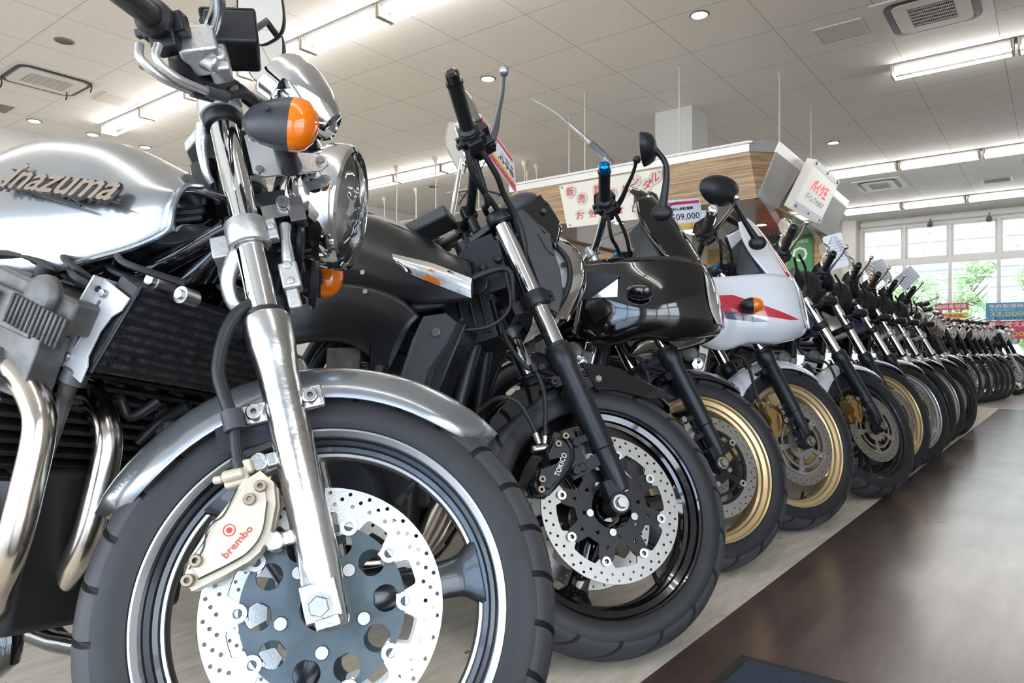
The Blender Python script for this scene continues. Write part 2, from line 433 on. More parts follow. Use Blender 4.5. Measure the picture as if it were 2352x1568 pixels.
def glazing(axis, c, a0, a1, pitch, rows, name, outward, zsill=0.):
    """storefront glazing on the wall axis=c between a0 and a1; rows = [(z0, z1), ...] panes. One window object per bay"""
    n = max(1, round((a1-a0)/pitch)); w = (a1-a0)/n
    for i in range(n):
        wn[0] += 1; s = a0+i*w; e = s+w; zt = rows[-1][1]
        b = M()
        def bx(p, q, z0, z1, t=.09):
            if axis == 'x': b.box((c, (p+q)/2, (z0+z1)/2), (t, q-p, z1-z0))
            else: b.box(((p+q)/2, c, (z0+z1)/2), (q-p, t, z1-z0))
        bx(s-.035, s+.035, 0, zt+.06, .14)
        if i == n-1: bx(e-.035, e+.035, 0, zt+.06, .14)
        bx(s, e, zt, zt+.06, .12); bx(s, e, 0, max(.06, rows[0][0]), .12)
        for k, (z0, z1) in enumerate(rows):
            if k: bx(s, e, rows[k-1][1], z0, .12)
            if k == len(rows)-1:      # opening sash of the top row
                for p, q, y0, y1 in ((s+.04, s+.075, z0, z1), (e-.075, e-.04, z0, z1), (s+.04, e-.04, z0, z0+.035), (s+.04, e-.04, z1-.035, z1)): bx(p, q, y0, y1, .05)
                if axis == 'x': b.box((c-.05*outward, (s+e)/2, z1-.015), (.03, .12, .03))
        f = struct(b.build('window_%d' % wn[0], FRAMEM, mw=RMAT, smooth=0))
        g = M()
        for z0, z1 in rows:
            if axis == 'x': g.add([(c, s+.035, z0), (c, e-.035, z0), (c, e-.035, z1), (c, s+.035, z1)], [(0, 1, 2, 3)])
            else: g.add([(s+.035, c, z0), (e-.035, c, z0), (e-.035, c, z1), (s+.035, c, z1)], [(0, 1, 2, 3)])
        g.build('window_pane', GLASS, f, RMAT, smooth=0)
ROWS = [(.06, 2.78), (2.92, 3.70)]
glazing('x', VX, -3.7, 3.99, .915, ROWS, 'far', 1)
glazing('y', U0, V0+.5, .55, 1.66, ROWS, 'street', -1)
glazing('x', V0, U0+.5, UW-3, 1.83, ROWS, 'behind', -1)
T = .2
struct(rb('wall_far', WALLM, [(VX-.07, VX+T, 4.03, UW, 0, CEIL), (VX-.07, VX+T, U0-.2, 3.99, 3.765, CEIL), (VX-.07, VX+T, U0-.2, -3.74, 0, 3.765)]))
struct(rb('wall_left', WALLM, [(V0, VX, UW, UW+T, 0, CEIL)]))
struct(rb('wall_street', WALLM, [(V0, .59, U0-.1, U0+.1, 3.765, CEIL), (V0, V0+.46, U0-.1, U0+.1, 0, 3.765), (.59, VX-.07, U0-.1, U0+.1, 0, CEIL)]))
struct(rb('wall_behind', WALLM, [(V0-.1, V0+.1, U0, UW, 3.765, CEIL), (V0-.1, V0+.1, U0+.1, U0+.46, 0, 3.765), (V0-.1, V0+.1, UW-2.96, UW, 0, 3.765)]))
struct(rb('trim_1', WALLM, [(VX-.5, VX-.07, 4.03, 4.34, 0, CEIL-.001)]))          # pier left of the windows
struct(rb('trim_2', FRAMEM, [(VX-.20, VX-.07, -3.7, 3.99, 3.78, 3.86)]))          # blind rail above the glazing
#struct(rb('trim_3', WALLM, [(V0+.12, VX-.08, UW-.62, UW-.02, 3.46, CEIL-.001)]))   # bulkhead along the left wall
# square column behind the counter
struct(rb('trim_4', WALLM, [(9.0, 9.53, 3.885, 4.42, 0.0, CEIL-.001)]))
# portals so that daylight through the glazing is found quickly
def portal(c, sx, sy, rot):
    L = bpy.data.lights.new('daylight_portal', 'AREA'); L.shape = 'RECTANGLE'; L.size = sx; L.size_y = sy; L.energy = 1
    L.cycles.is_portal = True
    o = bpy.data.objects.new('daylight_portal', L); col.objects.link(o); o.matrix_basis = RMAT @ Matrix.Translation(c) @ rot
# light leaves an area lamp along its -Z
portal((VX+.3, .15, 1.9), 3.7, 7.7, Matrix.Rotation(pi/2, 4, 'Y'))
portal((-2., U0-.2, 1.9), 5.2, 3.7, Matrix.Rotation(pi/2, 4, 'X'))
portal((V0-.2, 2.8, 1.9), 3.7, 13, Matrix.Rotation(-pi/2, 4, 'Y'))

# ------------------------------------------------------------------ outside
GR = mat('asphalt_light', (.42, .42, .41), 0, .8, var=.12, vscale=.8)
b = M(); b.box((7, 4, -.25), (90, 90, .2)); g_ = b.build('ground', GR, mw=RMAT, smooth=0); struct(g_)
SID = mat('siding_grey', (.36, .355, .35), 0, .6); SIDW = mat('siding_white', (.85, .85, .85), 0, .5)
root = empty('neighbour_building', RMAT @ Matrix.Translation((31, 2, -.15)))
tag(root, 'pale building with horizontal louvred cladding seen through the far windows', 'building')
b = M(); b.box((31.5, 2, 5), (1, 34, 10)); b.build('wall', SIDW, root, RMAT, smooth=0)
b = M()
for k in range(26): b.box((30.9, 2, .6+k*.36), (.22, 34, .2), X=(1, 0, .25))
b.build('louvre_cladding', SID, root, RMAT, smooth=0)
b = M()
for k in range(14):
    y = -12+k*2.1
    b.cyl((30.5, y, -.1), (30.5, y, 9), .03); b.cyl((30.5, y+(.0 if k % 2 else 2.1), 3.0), (30.5, y+(2.1 if k % 2 else 0), 6.2), .04)
for z in (1.9, 3.8, 5.7): b.cyl((30.5, -13, z), (30.5, 17, z), .03)
b.build('scaffold_bracing', SIDW, root, RMAT, smooth=40)
LEAF = mat('leaf_green', (.36, .50, .25), 0, .5, var=.5, vscale=3.); TRK = mat('bark', (.16, .12, .09), 0, .8)
def tree(x, y, h, r, seed, label):
    rn = random.Random(seed); root = empty('tree', RMAT @ Matrix.Translation((x, y, -.15)))
    tag(root, label, 'tree', 'trees outside the far windows')
    b = M(); b.tube([(x, y, -.15), (x+.05, y+.04, h*.45), (x-.05, y, h*.8)], [.09, .06, .02], seg=8, n=3)
    for k in range(7):
        a = rn.random()*6.28; z = h*(.3+.07*k); b.tube([(x, y, z), (x+r*.6*cos(a), y+r*.6*sin(a), z+.5)], [.03, .01], seg=6, n=1)
    b.build('trunk', TRK, root, RMAT)
    b = M()
    cl = [(x+r*.75*rn.uniform(-1, 1), y+r*.75*rn.uniform(-1, 1), h*rn.uniform(.22, 1), r*rn.uniform(.25, .5)) for _ in range(26)]
    for i in range(9500):
        cx_, cy_, cz_, cr_ = cl[rn.randrange(26)]
        d = V3((rn.gauss(0, 1), rn.gauss(0, 1), rn.gauss(0, .8))).normalized()*cr_*rn.uniform(.5, 1.05); p = V3((cx_, cy_, cz_))+d
        u = V3((rn.gauss(0, 1), rn.gauss(0, 1), rn.gauss(0, 1))).normalized(); w = u.orthogonal().normalized(); s = rn.uniform(.028, .055)
        b.add([p-u*s, p+w*s*.5, p+u*s, p-w*s*.5], [(0, 1, 2, 3)])
    b.build('foliage', LEAF, root, RMAT, smooth=0)
tree(25.5, 3.65, 3.0, .72, 1, 'green tree beyond the window bay nearest the white pier')
tree(24.8, 2.05, 3.3, .72, 2, 'bushy green tree in the middle of the far windows')
tree(25.6, .35, 2.9, .75, 3, 'green tree behind the blue and red window posters')
WCAR = mat('white_car_paint', (.8, .8, .82), 0, .3, coat=.6)
root = empty('parked_van', RMAT @ Matrix.Translation((28, .1, -.15))); tag(root, 'white van parked outside behind the far windows', 'van')
b = M(); prof = [(-1.7, .25), (1.7, .25), (1.72, .8), (1.5, 1.0), (1.15, 1.75), (-1.6, 1.8), (-1.72, 1.0)]
b.plate(prof, 1.5, (28, .1, -.15), (0, 1, 0), (0, 0, 1)); b.build('body', WCAR, root, RMAT, smooth=0, bev=.06)
b = M(); b.plate([(-1.45, 1.05), (1.3, 1.05), (1.08, 1.6), (-1.42, 1.65)], 1.53, (28, .1, -.15), (0, 1, 0), (0, 0, 1)); b.build('window_band', GLOSS, root, RMAT, smooth=0)
for yy in (-1.05, 1.1):
    b = M(); b.lathe([(.01, -.1), (.29, -.1), (.31, -.05), (.31, .06), (.29, .1), (.01, .1)], (27.25, .1+yy, .16), (1, 0, 0), 24); b.build('wheel', RUB, root, RMAT)

# ------------------------------------------------------------------ ceiling fixtures
TUBEM = emis('tube_glow', (1., .97, .92), TUBE); FIX = mat('fixture_white', (.22, .215, .21), 0, .6)
SOCK = mat('lamp_socket', (.55, .50, .42), 0, .5)
def lamp(x, y0, place, twin=.085):
    root = empty('fluorescent_light', RMAT @ Matrix.Translation((x, y0+.6, CEIL)))
    tag(root, 'twin tube light, '+place, 'ceiling light', 'fluorescent ceiling lights')
    b = M(); b.plate([(-.11, 0), (.11, 0), (.11, -.02), (.04, -.085), (-.04, -.085), (-.11, -.02)], 1.10, (x, y0+.59, CEIL-.001), (1, 0, 0), (0, 0, 1)); b.build('housing', FIX, root, RMAT, smooth=0)
    for s in (-1, 1):
        b = M(); b.cyl((x+s*twin, y0+.035, CEIL-.118), (x+s*twin, y0+1.145, CEIL-.118), .016, seg=12); b.build('tube', TUBEM, root, RMAT)
    for s in (-1, 1):
        b = M(); b.box((x, y0+.59+s*.568, CEIL-.075), (.21, .022, .125)); b.build('socket', SOCK, root, RMAT, smooth=0)
rows = {4.66: [(10.97-1.175*k) for k in range(1, 9)], 9.22: [10.95-1.19*k for k in range(0, 4)]+[.37, -.82, -2.0],
        13.85: [3.42+1.2*1-1.2*k for k in range(0, 6)], 17.69: [3.96-1.2*k for k in range(0, 6)], .1: [6.1-1.19*k for k in range(0, 8)]}
nm = {4.66: 'long row above the silver bike', 9.22: 'second row from the camera', 13.85: 'row past the wood canopy', 17.69: 'row nearest the far windows', .1: 'row above the camera'}
for x, ys in rows.items():
    ys = sorted(ys, reverse=True)
    for i, y in enumerate(ys):
        lamp(x, y, nm[x]+', '+('first second third fourth fifth sixth seventh eighth'.split()[i])+' from the left')
DOWNM = emis('downlight_glow', (1., .93, .80), DOWN)
def down(x, y, label, on=True, z=CEIL, r=.075):
    root = empty('downlight', RMAT @ Matrix.Translation((x, y, z))); tag(root, label, 'downlight', 'round recessed downlights')
    b = M(); b.lathe([(r, 0), (r*1.28, 0), (r*1.28, -.006), (r*1.02, -.012), (r, -.004)], (x, y, z), (0, 0, 1), 28); b.build('trim_ring', FIX, root, RMAT)
    b = M(); b.lathe([(1e-4, -.005), (r, -.005), (r, -.002), (1e-4, -.002)], (x, y, z), (0, 0, 1), 28); b.build('lamp_face', DOWNM if on else mat('dark_reflector', (.12, .11, .1), .6, .4), root, RMAT)
for x, y, l, on in [(6.64, 2.79, 'lit round downlight near the top right of the ceiling', True), (6.64, 5.46, 'lit round downlight above the black naked bike', True),
        (11.96, 2.82, 'lit round downlight to the right of the wood canopy', True), (3.92, 11.57, 'leftmost lit downlight near the left wall', True),
        (4.7, 11.59, 'middle lit downlight near the left wall', True), (5.5, 11.63, 'lit downlight near the left wall, closest to the silver bike', True),
        (3.11, 8.36, 'unlit downlight above the cassette at the upper left', False), (4.0, 8.385, 'unlit downlight beside the left handlebar of the silver bike', False),
        (10.3, 9.88, 'unlit dark downlight behind the hanging rods', False)]: down(x, y, l, on)
ACW = mat('cassette_white', (.70, .68, .64), 0, .45); ACG = mat('cassette_grille', (.10, .095, .09), 0, .5)
def cassette(x, y, sx, sy, label, sag=False, dark=True):
    root = empty('air_conditioner', RMAT @ Matrix.Translation((x, y, CEIL))); tag(root, label, 'air conditioner', 'ceiling cassette air conditioners')
    def rr(ax, ay, r, n=7):
        o = []
        for qx, qy, a in ((1, 1, 0), (-1, 1, pi/2), (-1, -1, pi), (1, -1, 3*pi/2)):
            for k in range(n+1): t = a+pi/2*k/n; o.append((qx*(ax/2-r)+r*cos(t), qy*(ay/2-r)+r*sin(t)))
        return o
    b = M(); b.plate(rr(sx, sy, .02), .018, (x, y, CEIL-.009), (1, 0, 0), (0, 1, 0)); b.build('panel', ACW, root, RMAT, smooth=30)
    b = M(); O = rr(sx*.86, sy*.80, .13); Q = rr(sx*.78, sy*.69, .10)
    b.plate(O, .012, (x, y, CEIL-.022), (1, 0, 0), (0, 1, 0), [Q]); b.build('air_slot', BLK, root, RMAT, smooth=0)
    b = M(); b.plate(rr(sx*.76, sy*.66, .09), .022, (x, y, CEIL-.026), (1, 0, 0), (0, 1, 0), [rr(sx*.50, sy*.40, .01)]); b.build('front_panel', ACW, root, RMAT, smooth=30)
    b = M(); b.box((x, y, CEIL-.022), (sx*.5, sy*.4, .008)); b.build('filter', ACG if dark else mat('cassette_grille_light', (.38, .36, .33), 0, .5), root, RMAT, smooth=0)
    b = M()
    for k in range(6): b.box((x-sx*.25+sx*.5*(k+.5)/6, y, CEIL-.031), (.006, sy*.4, .008))
    for k in range(26): b.box((x, y-sy*.2+sy*.4*(k+.5)/26, CEIL-.030), (sx*.5, .004, .005))
    b.build('grille', ACW, root, RMAT, smooth=0)
    if sag:
        b = M()
        for px, py in ((x-sx*.40, y+sy*.36), (x+sx*.3, y+sy*.2), (x+sx*.38, y-sy*.37)): b.tube([(px, py, CEIL-.02), (px+.01, py, CEIL-.07), (px, py+.01, CEIL-.13)], .008, seg=6, n=3)
        b.build('loose_strip', BLK, root, RMAT)
cassette(7.92, .97, .93, .95, 'large ceiling cassette air conditioner at the top right corner')
cassette(15.5, 2.8, 1.05, .85, 'ceiling cassette air conditioner beyond the wood canopy', dark=False)
cassette(3.42, 9.7, .93, .93, 'ceiling cassette at the left with loose black sealing strips', True, dark=False)
cassette(11.3, 9.55, .93, .93, 'ceiling cassette seen past the black bike mirror')
def grille(x, y, sx, sy, label, n=14, ax=0):
    root = empty('ceiling_vent', RMAT @ Matrix.Translation((x, y, CEIL))); tag(root, label, 'vent', 'ceiling vents')
    b = M(); b.box((x, y, CEIL-.006), (sx, sy, .012)); b.build('frame', ACW, root, RMAT, smooth=0)
    b = M()
    for k in range(n):
        if ax: b.box((x, y-sy*.42+sy*.84*(k+.5)/n, CEIL-.014), (sx*.84, sy*.84/n*.5, .006))
        else: b.box((x-sx*.42+sx*.84*(k+.5)/n, y, CEIL-.014), (sx*.84/n*.5, sy*.84, .006))
    b.build('slats', ACG, root, RMAT, smooth=0)
grille(3.35, 11.3, .45, .45, 'slatted ceiling vent at the far left edge')
grille(16.45, .95, .38, .5, 'slatted ceiling vent near the right edge', 8)
def hatch(x, y, sx, sy, label):
    root = empty('ceiling_hatch', RMAT @ Matrix.Translation((x, y, CEIL))); tag(root, label, 'access hatch', 'ceiling access hatches')
    b = M(); o = [(-sx/2, -sy/2), (sx/2, -sy/2), (sx/2, sy/2), (-sx/2, sy/2)]; i = [(a*.94, c*.94) for a, c in o]
    b.plate(o, .012, (x, y, CEIL-.006), (1, 0, 0), (0, 1, 0), [i]); b.build('frame', ACW, root, RMAT, smooth=0)
    b = M(); b.box((x, y, CEIL-.003), (sx*.93, sy*.93, .006)); b.build('panel', mat('hatch_panel', (.66, .63, .58), 0, .8), root, RMAT, smooth=0)
hatch(7.89, 1.78, .45, .46, 'square access hatch beside the large cassette')
hatch(4.27, 9.77, .45, .42, 'square access hatch beside the cassette with loose strips')
hatch(10.0, 8.6, .45, .45, 'square access hatch behind the second row of lights')
RODM = mat('rod_cream', (.72, .66, .54), 0, .5)
def rod(x, y, z0, label, bell=False, g='hanging rods'):
    root = empty('hanging_rod', RMAT @ Matrix.Translation((x, y, z0))); tag(root, label, 'rod', g)
    b = M(); b.cyl((x, y, z0), (x, y, CEIL-.001), .011, seg=8); b.build('rod', RODM, root, RMAT)
    b = M()
    if bell: b.lathe([(.012, -.17), (.02, -.11), (.055, -.03), (.055, -.001), (.01, -.001)], (x, y, CEIL), (0, 0, 1), 16)
    else: b.lathe([(.012, -.02), (.03, -.008), (.03, -.001)], (x, y, CEIL), (0, 0, 1), 12)
    b.build('ceiling_cap', RODM, root, RMAT)
ZR = 2.93
for i, (x, y, l) in enumerate([(8.77, 9.3, 'leftmost'), (8.77, 8.35, 'second from the left'), (8.77, 7.4, 'third from the left')]):
    rod(x, y, ZR, 'cream hanging rod with a bell cap holding the rail, %s' % l, True, 'rods with bell caps')
for x, y, z, l in [(10.2, 10.25, 2.6, 'behind the rail'), (10.4, 11.4, 2.6, 'nearest the far left'), (9.9, 7.32, 2.6, 'just left of the wood canopy'), (10.2, 7.28, 2.6, 'beside the left end of the wood canopy'), (10.45, 7.67, 2.6, 'shortest, between two others')]:
    rod(x, y, z, 'cream hanging rod with a bell cap, %s' % l, True, 'rods with bell caps')
b = M(); b.cyl((8.77, 9.75, ZR), (8.77, 6.9, ZR), .014, seg=8); b.cyl((8.77, 7.4, ZR), (10.6, 7.4, ZR), .012, seg=8)
b.cyl((8.77, 9.3, ZR), (10.6, 9.3, ZR), .012, seg=8)
tag(b.build('hanging_rail', RODM, mw=RMAT), 'cream horizontal pipe rail hung from the ceiling rods', 'rail')
# ------------------------------------------------------------------ counter canopy
def wood_mat(name, c0, c1, sc_=(1, 1, 60), rot=0.):
    m = bpy.data.materials.new(name); m.use_nodes = True; t = m.node_tree; b = t.nodes['Principled BSDF']; b.inputs['Roughness'].default_value = .45
    co = t.nodes.new('ShaderNodeTexCoord'); mp = t.nodes.new('ShaderNodeMapping'); mp.inputs['Scale'].default_value = sc_
    n = t.nodes.new('ShaderNodeTexNoise'); n.inputs['Scale'].default_value = 1.4; n.inputs['Detail'].default_value = 4; n.inputs['Roughness'].default_value = .7
    t.links.new(co.outputs['Object'], mp.inputs[0]); t.links.new(mp.outputs[0], n.inputs['Vector'])
    r = t.nodes.new('ShaderNodeValToRGB'); r.color_ramp.elements[0].position = .36; r.color_ramp.elements[1].position = .6
    r.color_ramp.elements[0].color = (*c0, 1); r.color_ramp.elements[1].color = (*c1, 1)
    t.links.new(n.outputs['Fac'], r.inputs['Fac']); t.links.new(r.outputs['Color'], b.inputs['Base Color']); return m
WOOD = wood_mat('zebra_veneer', (.20, .11, .055), (.52, .37, .22)); GRV = wood_mat('grey_veneer', (.30, .285, .26), (.42, .40, .37), (1, 1, 90))
SOF = mat('soffit_brown', (.16, .095, .06), 0, .25, coat=.4); TRIM = mat('aluminium_trim', (.62, .63, .64), .6, .35)
ZT, ZB = 2.8, 2.2
canopy = empty('counter_canopy', RMAT @ Matrix.Translation((9, 4.5, ZB)))
tag(canopy, 'hanging wood-veneer canopy over the shop counter with aluminium top edge', 'canopy')
def quadbox(b, T0, T1, B1, B0, th, inward):
    n = V3(inward).normalized()*th; P = [V3(p) for p in (T0, T1, B1, B0)]; Q = [p+n for p in P]
    b.add(P+Q, [(0, 1, 2, 3), (7, 6, 5, 4), (0, 4, 5, 1), (1, 5, 6, 2), (2, 6, 7, 3), (3, 7, 4, 0)])
YL = 5.62; zt = ZT-.11
b = M(); quadbox(b, (7.27, YL, zt), (7.27, 2.52, zt), (7.25, 2.43, ZB), (7.25, YL, ZB), .05, (1, 0, 0))
quadbox(b, (7.27, 2.52, zt), (7.48, 2.318, zt), (7.26, 2.425, ZB), (7.25, 2.43, ZB), .04, (1, .6, 0))
quadbox(b, (7.27, YL, zt), (7.25, YL, ZB), (11., YL, ZB), (11., YL, zt), .04, (0, -1, 0))
b.build('fascia', WOOD, canopy, RMAT, smooth=0)
b = M(); quadbox(b, (7.262, YL, ZT), (7.262, 2.515, ZT), (7.262, 2.52, zt), (7.262, YL, zt), .06, (1, 0, 0))
quadbox(b, (7.262, 2.515, ZT), (7.49, 2.29, ZT), (7.48, 2.31, zt), (7.262, 2.52, zt), .05, (1, .8, 0))
quadbox(b, (7.49, 2.28, ZT), (11.05, 2.39, ZT), (10.93, 2.40, zt), (7.46, 2.305, zt), .05, (0, 1, 0))
b.build('top_edge', TRIM, canopy, RMAT, smooth=0)
b = M(); quadbox(b, (7.47, 2.305, zt), (8.38, 2.33, zt), (7.93, 2.435, ZB), (7.25, 2.425, ZB), .04, (0, 1, 0))
b.build('end_panel', GRV, canopy, RMAT, smooth=0)
b = M(); quadbox(b, (9.7, 2.37, zt), (10.93, 2.40, zt), (10.38, 2.46, ZB), (9.25, 2.45, ZB), .04, (0, 1, 0)); b.build('end_panel', GRV, canopy, RMAT, smooth=0)
b = M(); b.box((9.2, 4.03, ZT-.02), (3.9, 3.1, .02)); b.build('top_board', WALLM, canopy, RMAT, smooth=0)
b = M(); b.add([(7.28, YL-.05, ZB+.03), (7.28, 2.48, ZB+.03), (10.4, 2.5, ZB+.03), (10.9, YL-.05, ZB+.03)]+[(7.28, YL-.05, ZB+.05), (7.28, 2.48, ZB+.05), (10.4, 2.5, ZB+.05), (10.9, YL-.05, ZB+.05)],
    [(0, 1, 2, 3), (7, 6, 5, 4), (0, 4, 5, 1), (1, 5, 6, 2), (2, 6, 7, 3), (3, 7, 4, 0)]); b.build('soffit', SOF, canopy, RMAT, smooth=0)
for k in range(3): down(8.0+.95*k, 2.95, ['nearest', 'middle', 'furthest'][k]+' downlight in the canopy soffit on the aisle side', True, ZB+.03, .06)
for k in range(3): down(7.75, 3.4+.9*k, ['right', 'middle', 'left'][k]+' downlight in the canopy soffit behind the wood fascia', True, ZB+.03, .06)
for x, y, l in [(7.75, 3.5, 'above the kanji panel'), (8.59, 2.62, 'at the corner of the canopy'), (9.93, 2.62, 'behind the lit sign'), (7.75, 4.78, 'left of the kanji panel'), (8.34, 5.4, 'at the left end of the canopy'), (10.78, 3.55, 'short, behind the canopy')]:
    rod(x, y, ZT-.01, 'thin cream rod holding the canopy, %s' % l, g='canopy rods')
# lit square sign on the canopy end
SIGNW = mat('sign_acrylic', (.80, .79, .74), 0, .35, emit=(1, .97, .88), es=.12)
sg = empty('shop_sign', RMAT @ Matrix.Translation((9.1, 2.3, 2.3))); tag(sg, 'backlit square shop sign with red and black lettering on the canopy end', 'sign')
T0, T1, B1, B0 = V3((8.44, 2.17, 2.80)), V3((9.72, 2.22, 2.80)), V3((9.38, 2.37, 2.24)), V3((8.14, 2.34, 2.24))
nrm = (T1-T0).cross(B0-T0).normalized(); nrm = nrm if nrm.y < 0 else -nrm
b = M(); quadbox(b, T0, T1, B1, B0, .10, -nrm); b.build('box', SIGNW, sg, RMAT, smooth=0)
b = M(); quadbox(b, T0+nrm*.004, T1+nrm*.004, T1*.88+B1*.12+nrm*.004, T0*.88+B0*.12+nrm*.004, .003, -nrm); quadbox(b, T0*.13+B0*.87+nrm*.004, T1*.13+B1*.87+nrm*.004, B1+nrm*.004, B0+nrm*.004, .003, -nrm)
b.build('edge_strip', TRIM, sg, RMAT, smooth=0)
U_ = (T1-T0).normalized(); Wd = (T0-B0); 
def sign_pt(a, c): return (T0*(1-a)+T1*a)*c+(B0*(1-a)+B1*a)*(1-c)
def skew_text(s, ca, cc, wa, hc, m_, name, fat=0.):
    b = M(); vs, fs = text_mesh(s); xs = [v.x for v in vs]; ys = [v.y for v in vs]; W0 = max(xs)-min(xs); H0 = max(ys)-min(ys); mx = (max(xs)+min(xs))/2; my = (max(ys)+min(ys))/2
    for i, (dx, dy) in enumerate([(0, 0)] if not fat else [(-fat, 0), (fat, 0), (0, fat), (0, -fat)]):
        b.add([sign_pt(ca+(v.x-mx)/W0*wa+dx, cc+(v.y-my)/H0*hc+dy)+nrm*(.008+.0004*i) for v in vs], fs)
    b.build(name, m_, sg, RMAT, smooth=0)
skew_text('バイク王', .50, .58, .56, .25, mat('sign_red', (.75, .05, .035), 0, .4, emit=(.9, .05, .03), es=.15), 'red_lettering', .008)
skew_text('ダイレクトSHOP', .50, .33, .66, .15, BTXT, 'black_lettering')
b = M()
for a in (.06, .5, .94):
    for c in (.05, .95): b.bolt(sign_pt(a, c)+nrm*.004, nrm, .018, .01, None)
b.build('screw', STEEL, sg, RMAT, split=True)
# white panel with red brush lettering on the fascia
pn = empty('kanji_panel', RMAT @ Matrix.Translation((7.24, 4.0, 2.2))); tag(pn, 'white hanging panel with red Japanese lettering on the wood fascia', 'sign')
b = M(); quadbox(b, (7.235, 4.83, 2.66), (7.235, 3.47, 2.66), (7.215, 3.44, 2.13), (7.215, 4.70, 2.13), .008, (1, 0, 0)); b.build('board', mat('panel_acrylic', (.78, .76, .70), 0, .4), pn, RMAT, smooth=0)
CIR = mat('panel_circle', (.62, .60, .56), 0, .5)
for s, px, pz in [('販', 4.66, 2.56), ('売', 4.50, 2.46), ('お', 4.52, 2.26), ('気', 4.35, 2.26), ('買', 4.28, 2.53), ('取', 4.10, 2.46), ('レ', 3.90, 2.48), ('ン', 3.80, 2.56), ('タ', 3.65, 2.50), ('ル', 3.55, 2.57), ('軽', 4.0, 2.24), ('に', 3.78, 2.24), ('！', 3.60, 2.28)]:
    b = M(); b.lathe([(1e-4, .001), (.078, .001), (.078, 0)], (7.221, px, pz), (-1, 0, 0), 24); f_ = b.build('circle', CIR, pn, RMAT, smooth=0)
    b = M(); put_text(b, s, (7.219, px, pz), (0, -1, 0), (0, 0, 1), .10, fat=.0012); b.build('lettering', mat('brush_red', (.62, .03, .02), 0, .5), f_, RMAT, smooth=0)
b = M()
for p in ((4.78, 2.63), (4.15, 2.63), (3.5, 2.63), (4.66, 2.16), (4.1, 2.16), (3.48, 2.16)): b.bolt((7.217, *p), (-1, 0, 0), .012, .008, None)
b.build('screw', STEEL, pn, RMAT, split=True)
# counter under the canopy, back wall, posters
WD2 = wood_mat('amber_wood', (.36, .21, .07), (.62, .42, .18))
ct = empty('reception_counter', RMAT @ Matrix.Translation((9.3, 4.0, 0))); tag(ct, 'wood reception counter under the hanging canopy', 'counter')
b = M(); b.box((9.3, 4.9, .5), (1.6, .9, 1.0)); b.box((8.9, 3.2, .5), (.7, .6, 1.0)); b.build('body', WD2, ct, RMAT, smooth=0)
b = M(); b.box((9.3, 4.9, 1.02), (1.7, 1.0, .04)); b.build('worktop', WALLM, ct, RMAT, smooth=0)
bw = empty('display_partition', RMAT @ Matrix.Translation((11.6, 5.2, 0))); tag(bw, 'white display partition with an amber wood header behind the counter', 'partition')
b = M(); b.box((11.6, 5.2, 1.05), (.1, 4.2, 2.1)); b.build('panel', mat('panel_white', (.85, .85, .83), 0, .5), bw, RMAT, smooth=0)
b = M(); b.box((11.57, 5.2, 2.28), (.16, 4.2, .36)); b.build('header', WD2, bw, RMAT, smooth=0)
def poster(name, x, y, z, w, h, base, lines, label, cate='poster', ax='x', group=None):
    root = empty(name, RMAT @ Matrix.Translation((x, y, z))); tag(root, label, cate, group)
    b = M(); b.box((x, y, z), (.004, w, h)); b.build('sheet', base, root, RMAT, smooth=0)
    for s, dy, dz, hh, ww, m_ in lines:
        b = M()
        if s is None: b.box((x-.003, y-dy, z+dz), (.002, ww, hh))
        else: put_text(b, s, (x-.0045, y-dy, z+dz), (0, -1, 0), (0, 0, 1), hh, ww, fat=.0015)
        b.build('print', m_, root, RMAT, smooth=0)
PB = mat('poster_blue', (.10, .36, .60), 0, .5); PR = mat('poster_red', (.70, .08, .14), 0, .5); PW = mat('poster_white', (.85, .85, .84), 0, .5)
PY = mat('poster_gold', (.85, .62, .15), 0, .5); PK = mat('poster_black', (.03, .03, .035), 0, .4); PG = mat('poster_green', (.08, .30, .12), 0, .5)
poster('window_poster', VX-.16, .84, 1.57, 1.02, .40, PB, [('免許取得時補助', 0, .12, .09, .9, PW), ('キャンペーン', -.2, .03, .05, .45, PW), ('33,000円', 0, -.06, .12, .85, PY), ('詳しくはスタッフまで', 0, -.155, .04, .7, BTXT)], 'blue campaign poster with gold price on the far window', 'poster')
poster('window_poster', VX-.16, .84, 1.15, 1.02, .41, PR, [('買い替え応援', 0, .12, .11, .9, PW), ('キャンペーン', -.2, .02, .05, .45, PW), ('30,000円', 0, -.1, .13, .9, PY)], 'red campaign poster with gold price below the blue one', 'poster')
poster('window_banner', VX-.16, 2.02, 1.72, .68, .15, PR, [('自賠責保険', 0, 0, .10, .58, PW)], 'long red banner with white lettering on the far window', 'banner')
poster('window_banner', VX-.16, 2.0, 1.50, .6, .14, PY, [('任意保険', 0, 0, .08, .4, RTXT)], 'gold strip banner below the long red banner', 'banner')
poster('window_banner', VX-.16, 3.0, 1.70, .30, .14, PR, [('保険', 0, 0, .08, .2, PW)], 'small red banner on the window, left of the long one', 'banner')
poster('wall_poster', 10.2, 3.25, 1.98, .36, .52, PK, [('ヘルメット', 0, .17, .05, .3, PW), (None, -.02, -.02, .22, .3, RTXT), ('キャンペーン', 0, .0, .05, .26, PW)], 'black and red poster under the canopy behind the white bike')
poster('wall_poster', 10.25, 2.85, 1.87, .34, .72, PG, [('安心保証', 0, .3, .05, .24, PW), ('O', 0, .12, .2, .2, PW), (None, 0, -.2, .12, .26, PW)], 'green poster with a white ring under the canopy')
poster('wall_poster', 11.5, 4.9, 1.7, .3, .5, mat('poster_orange', (.8, .2, .03), 0, .5), [('SALE', 0, .1, .07, .22, PW)], 'orange poster on the white partition behind the black faired bike')
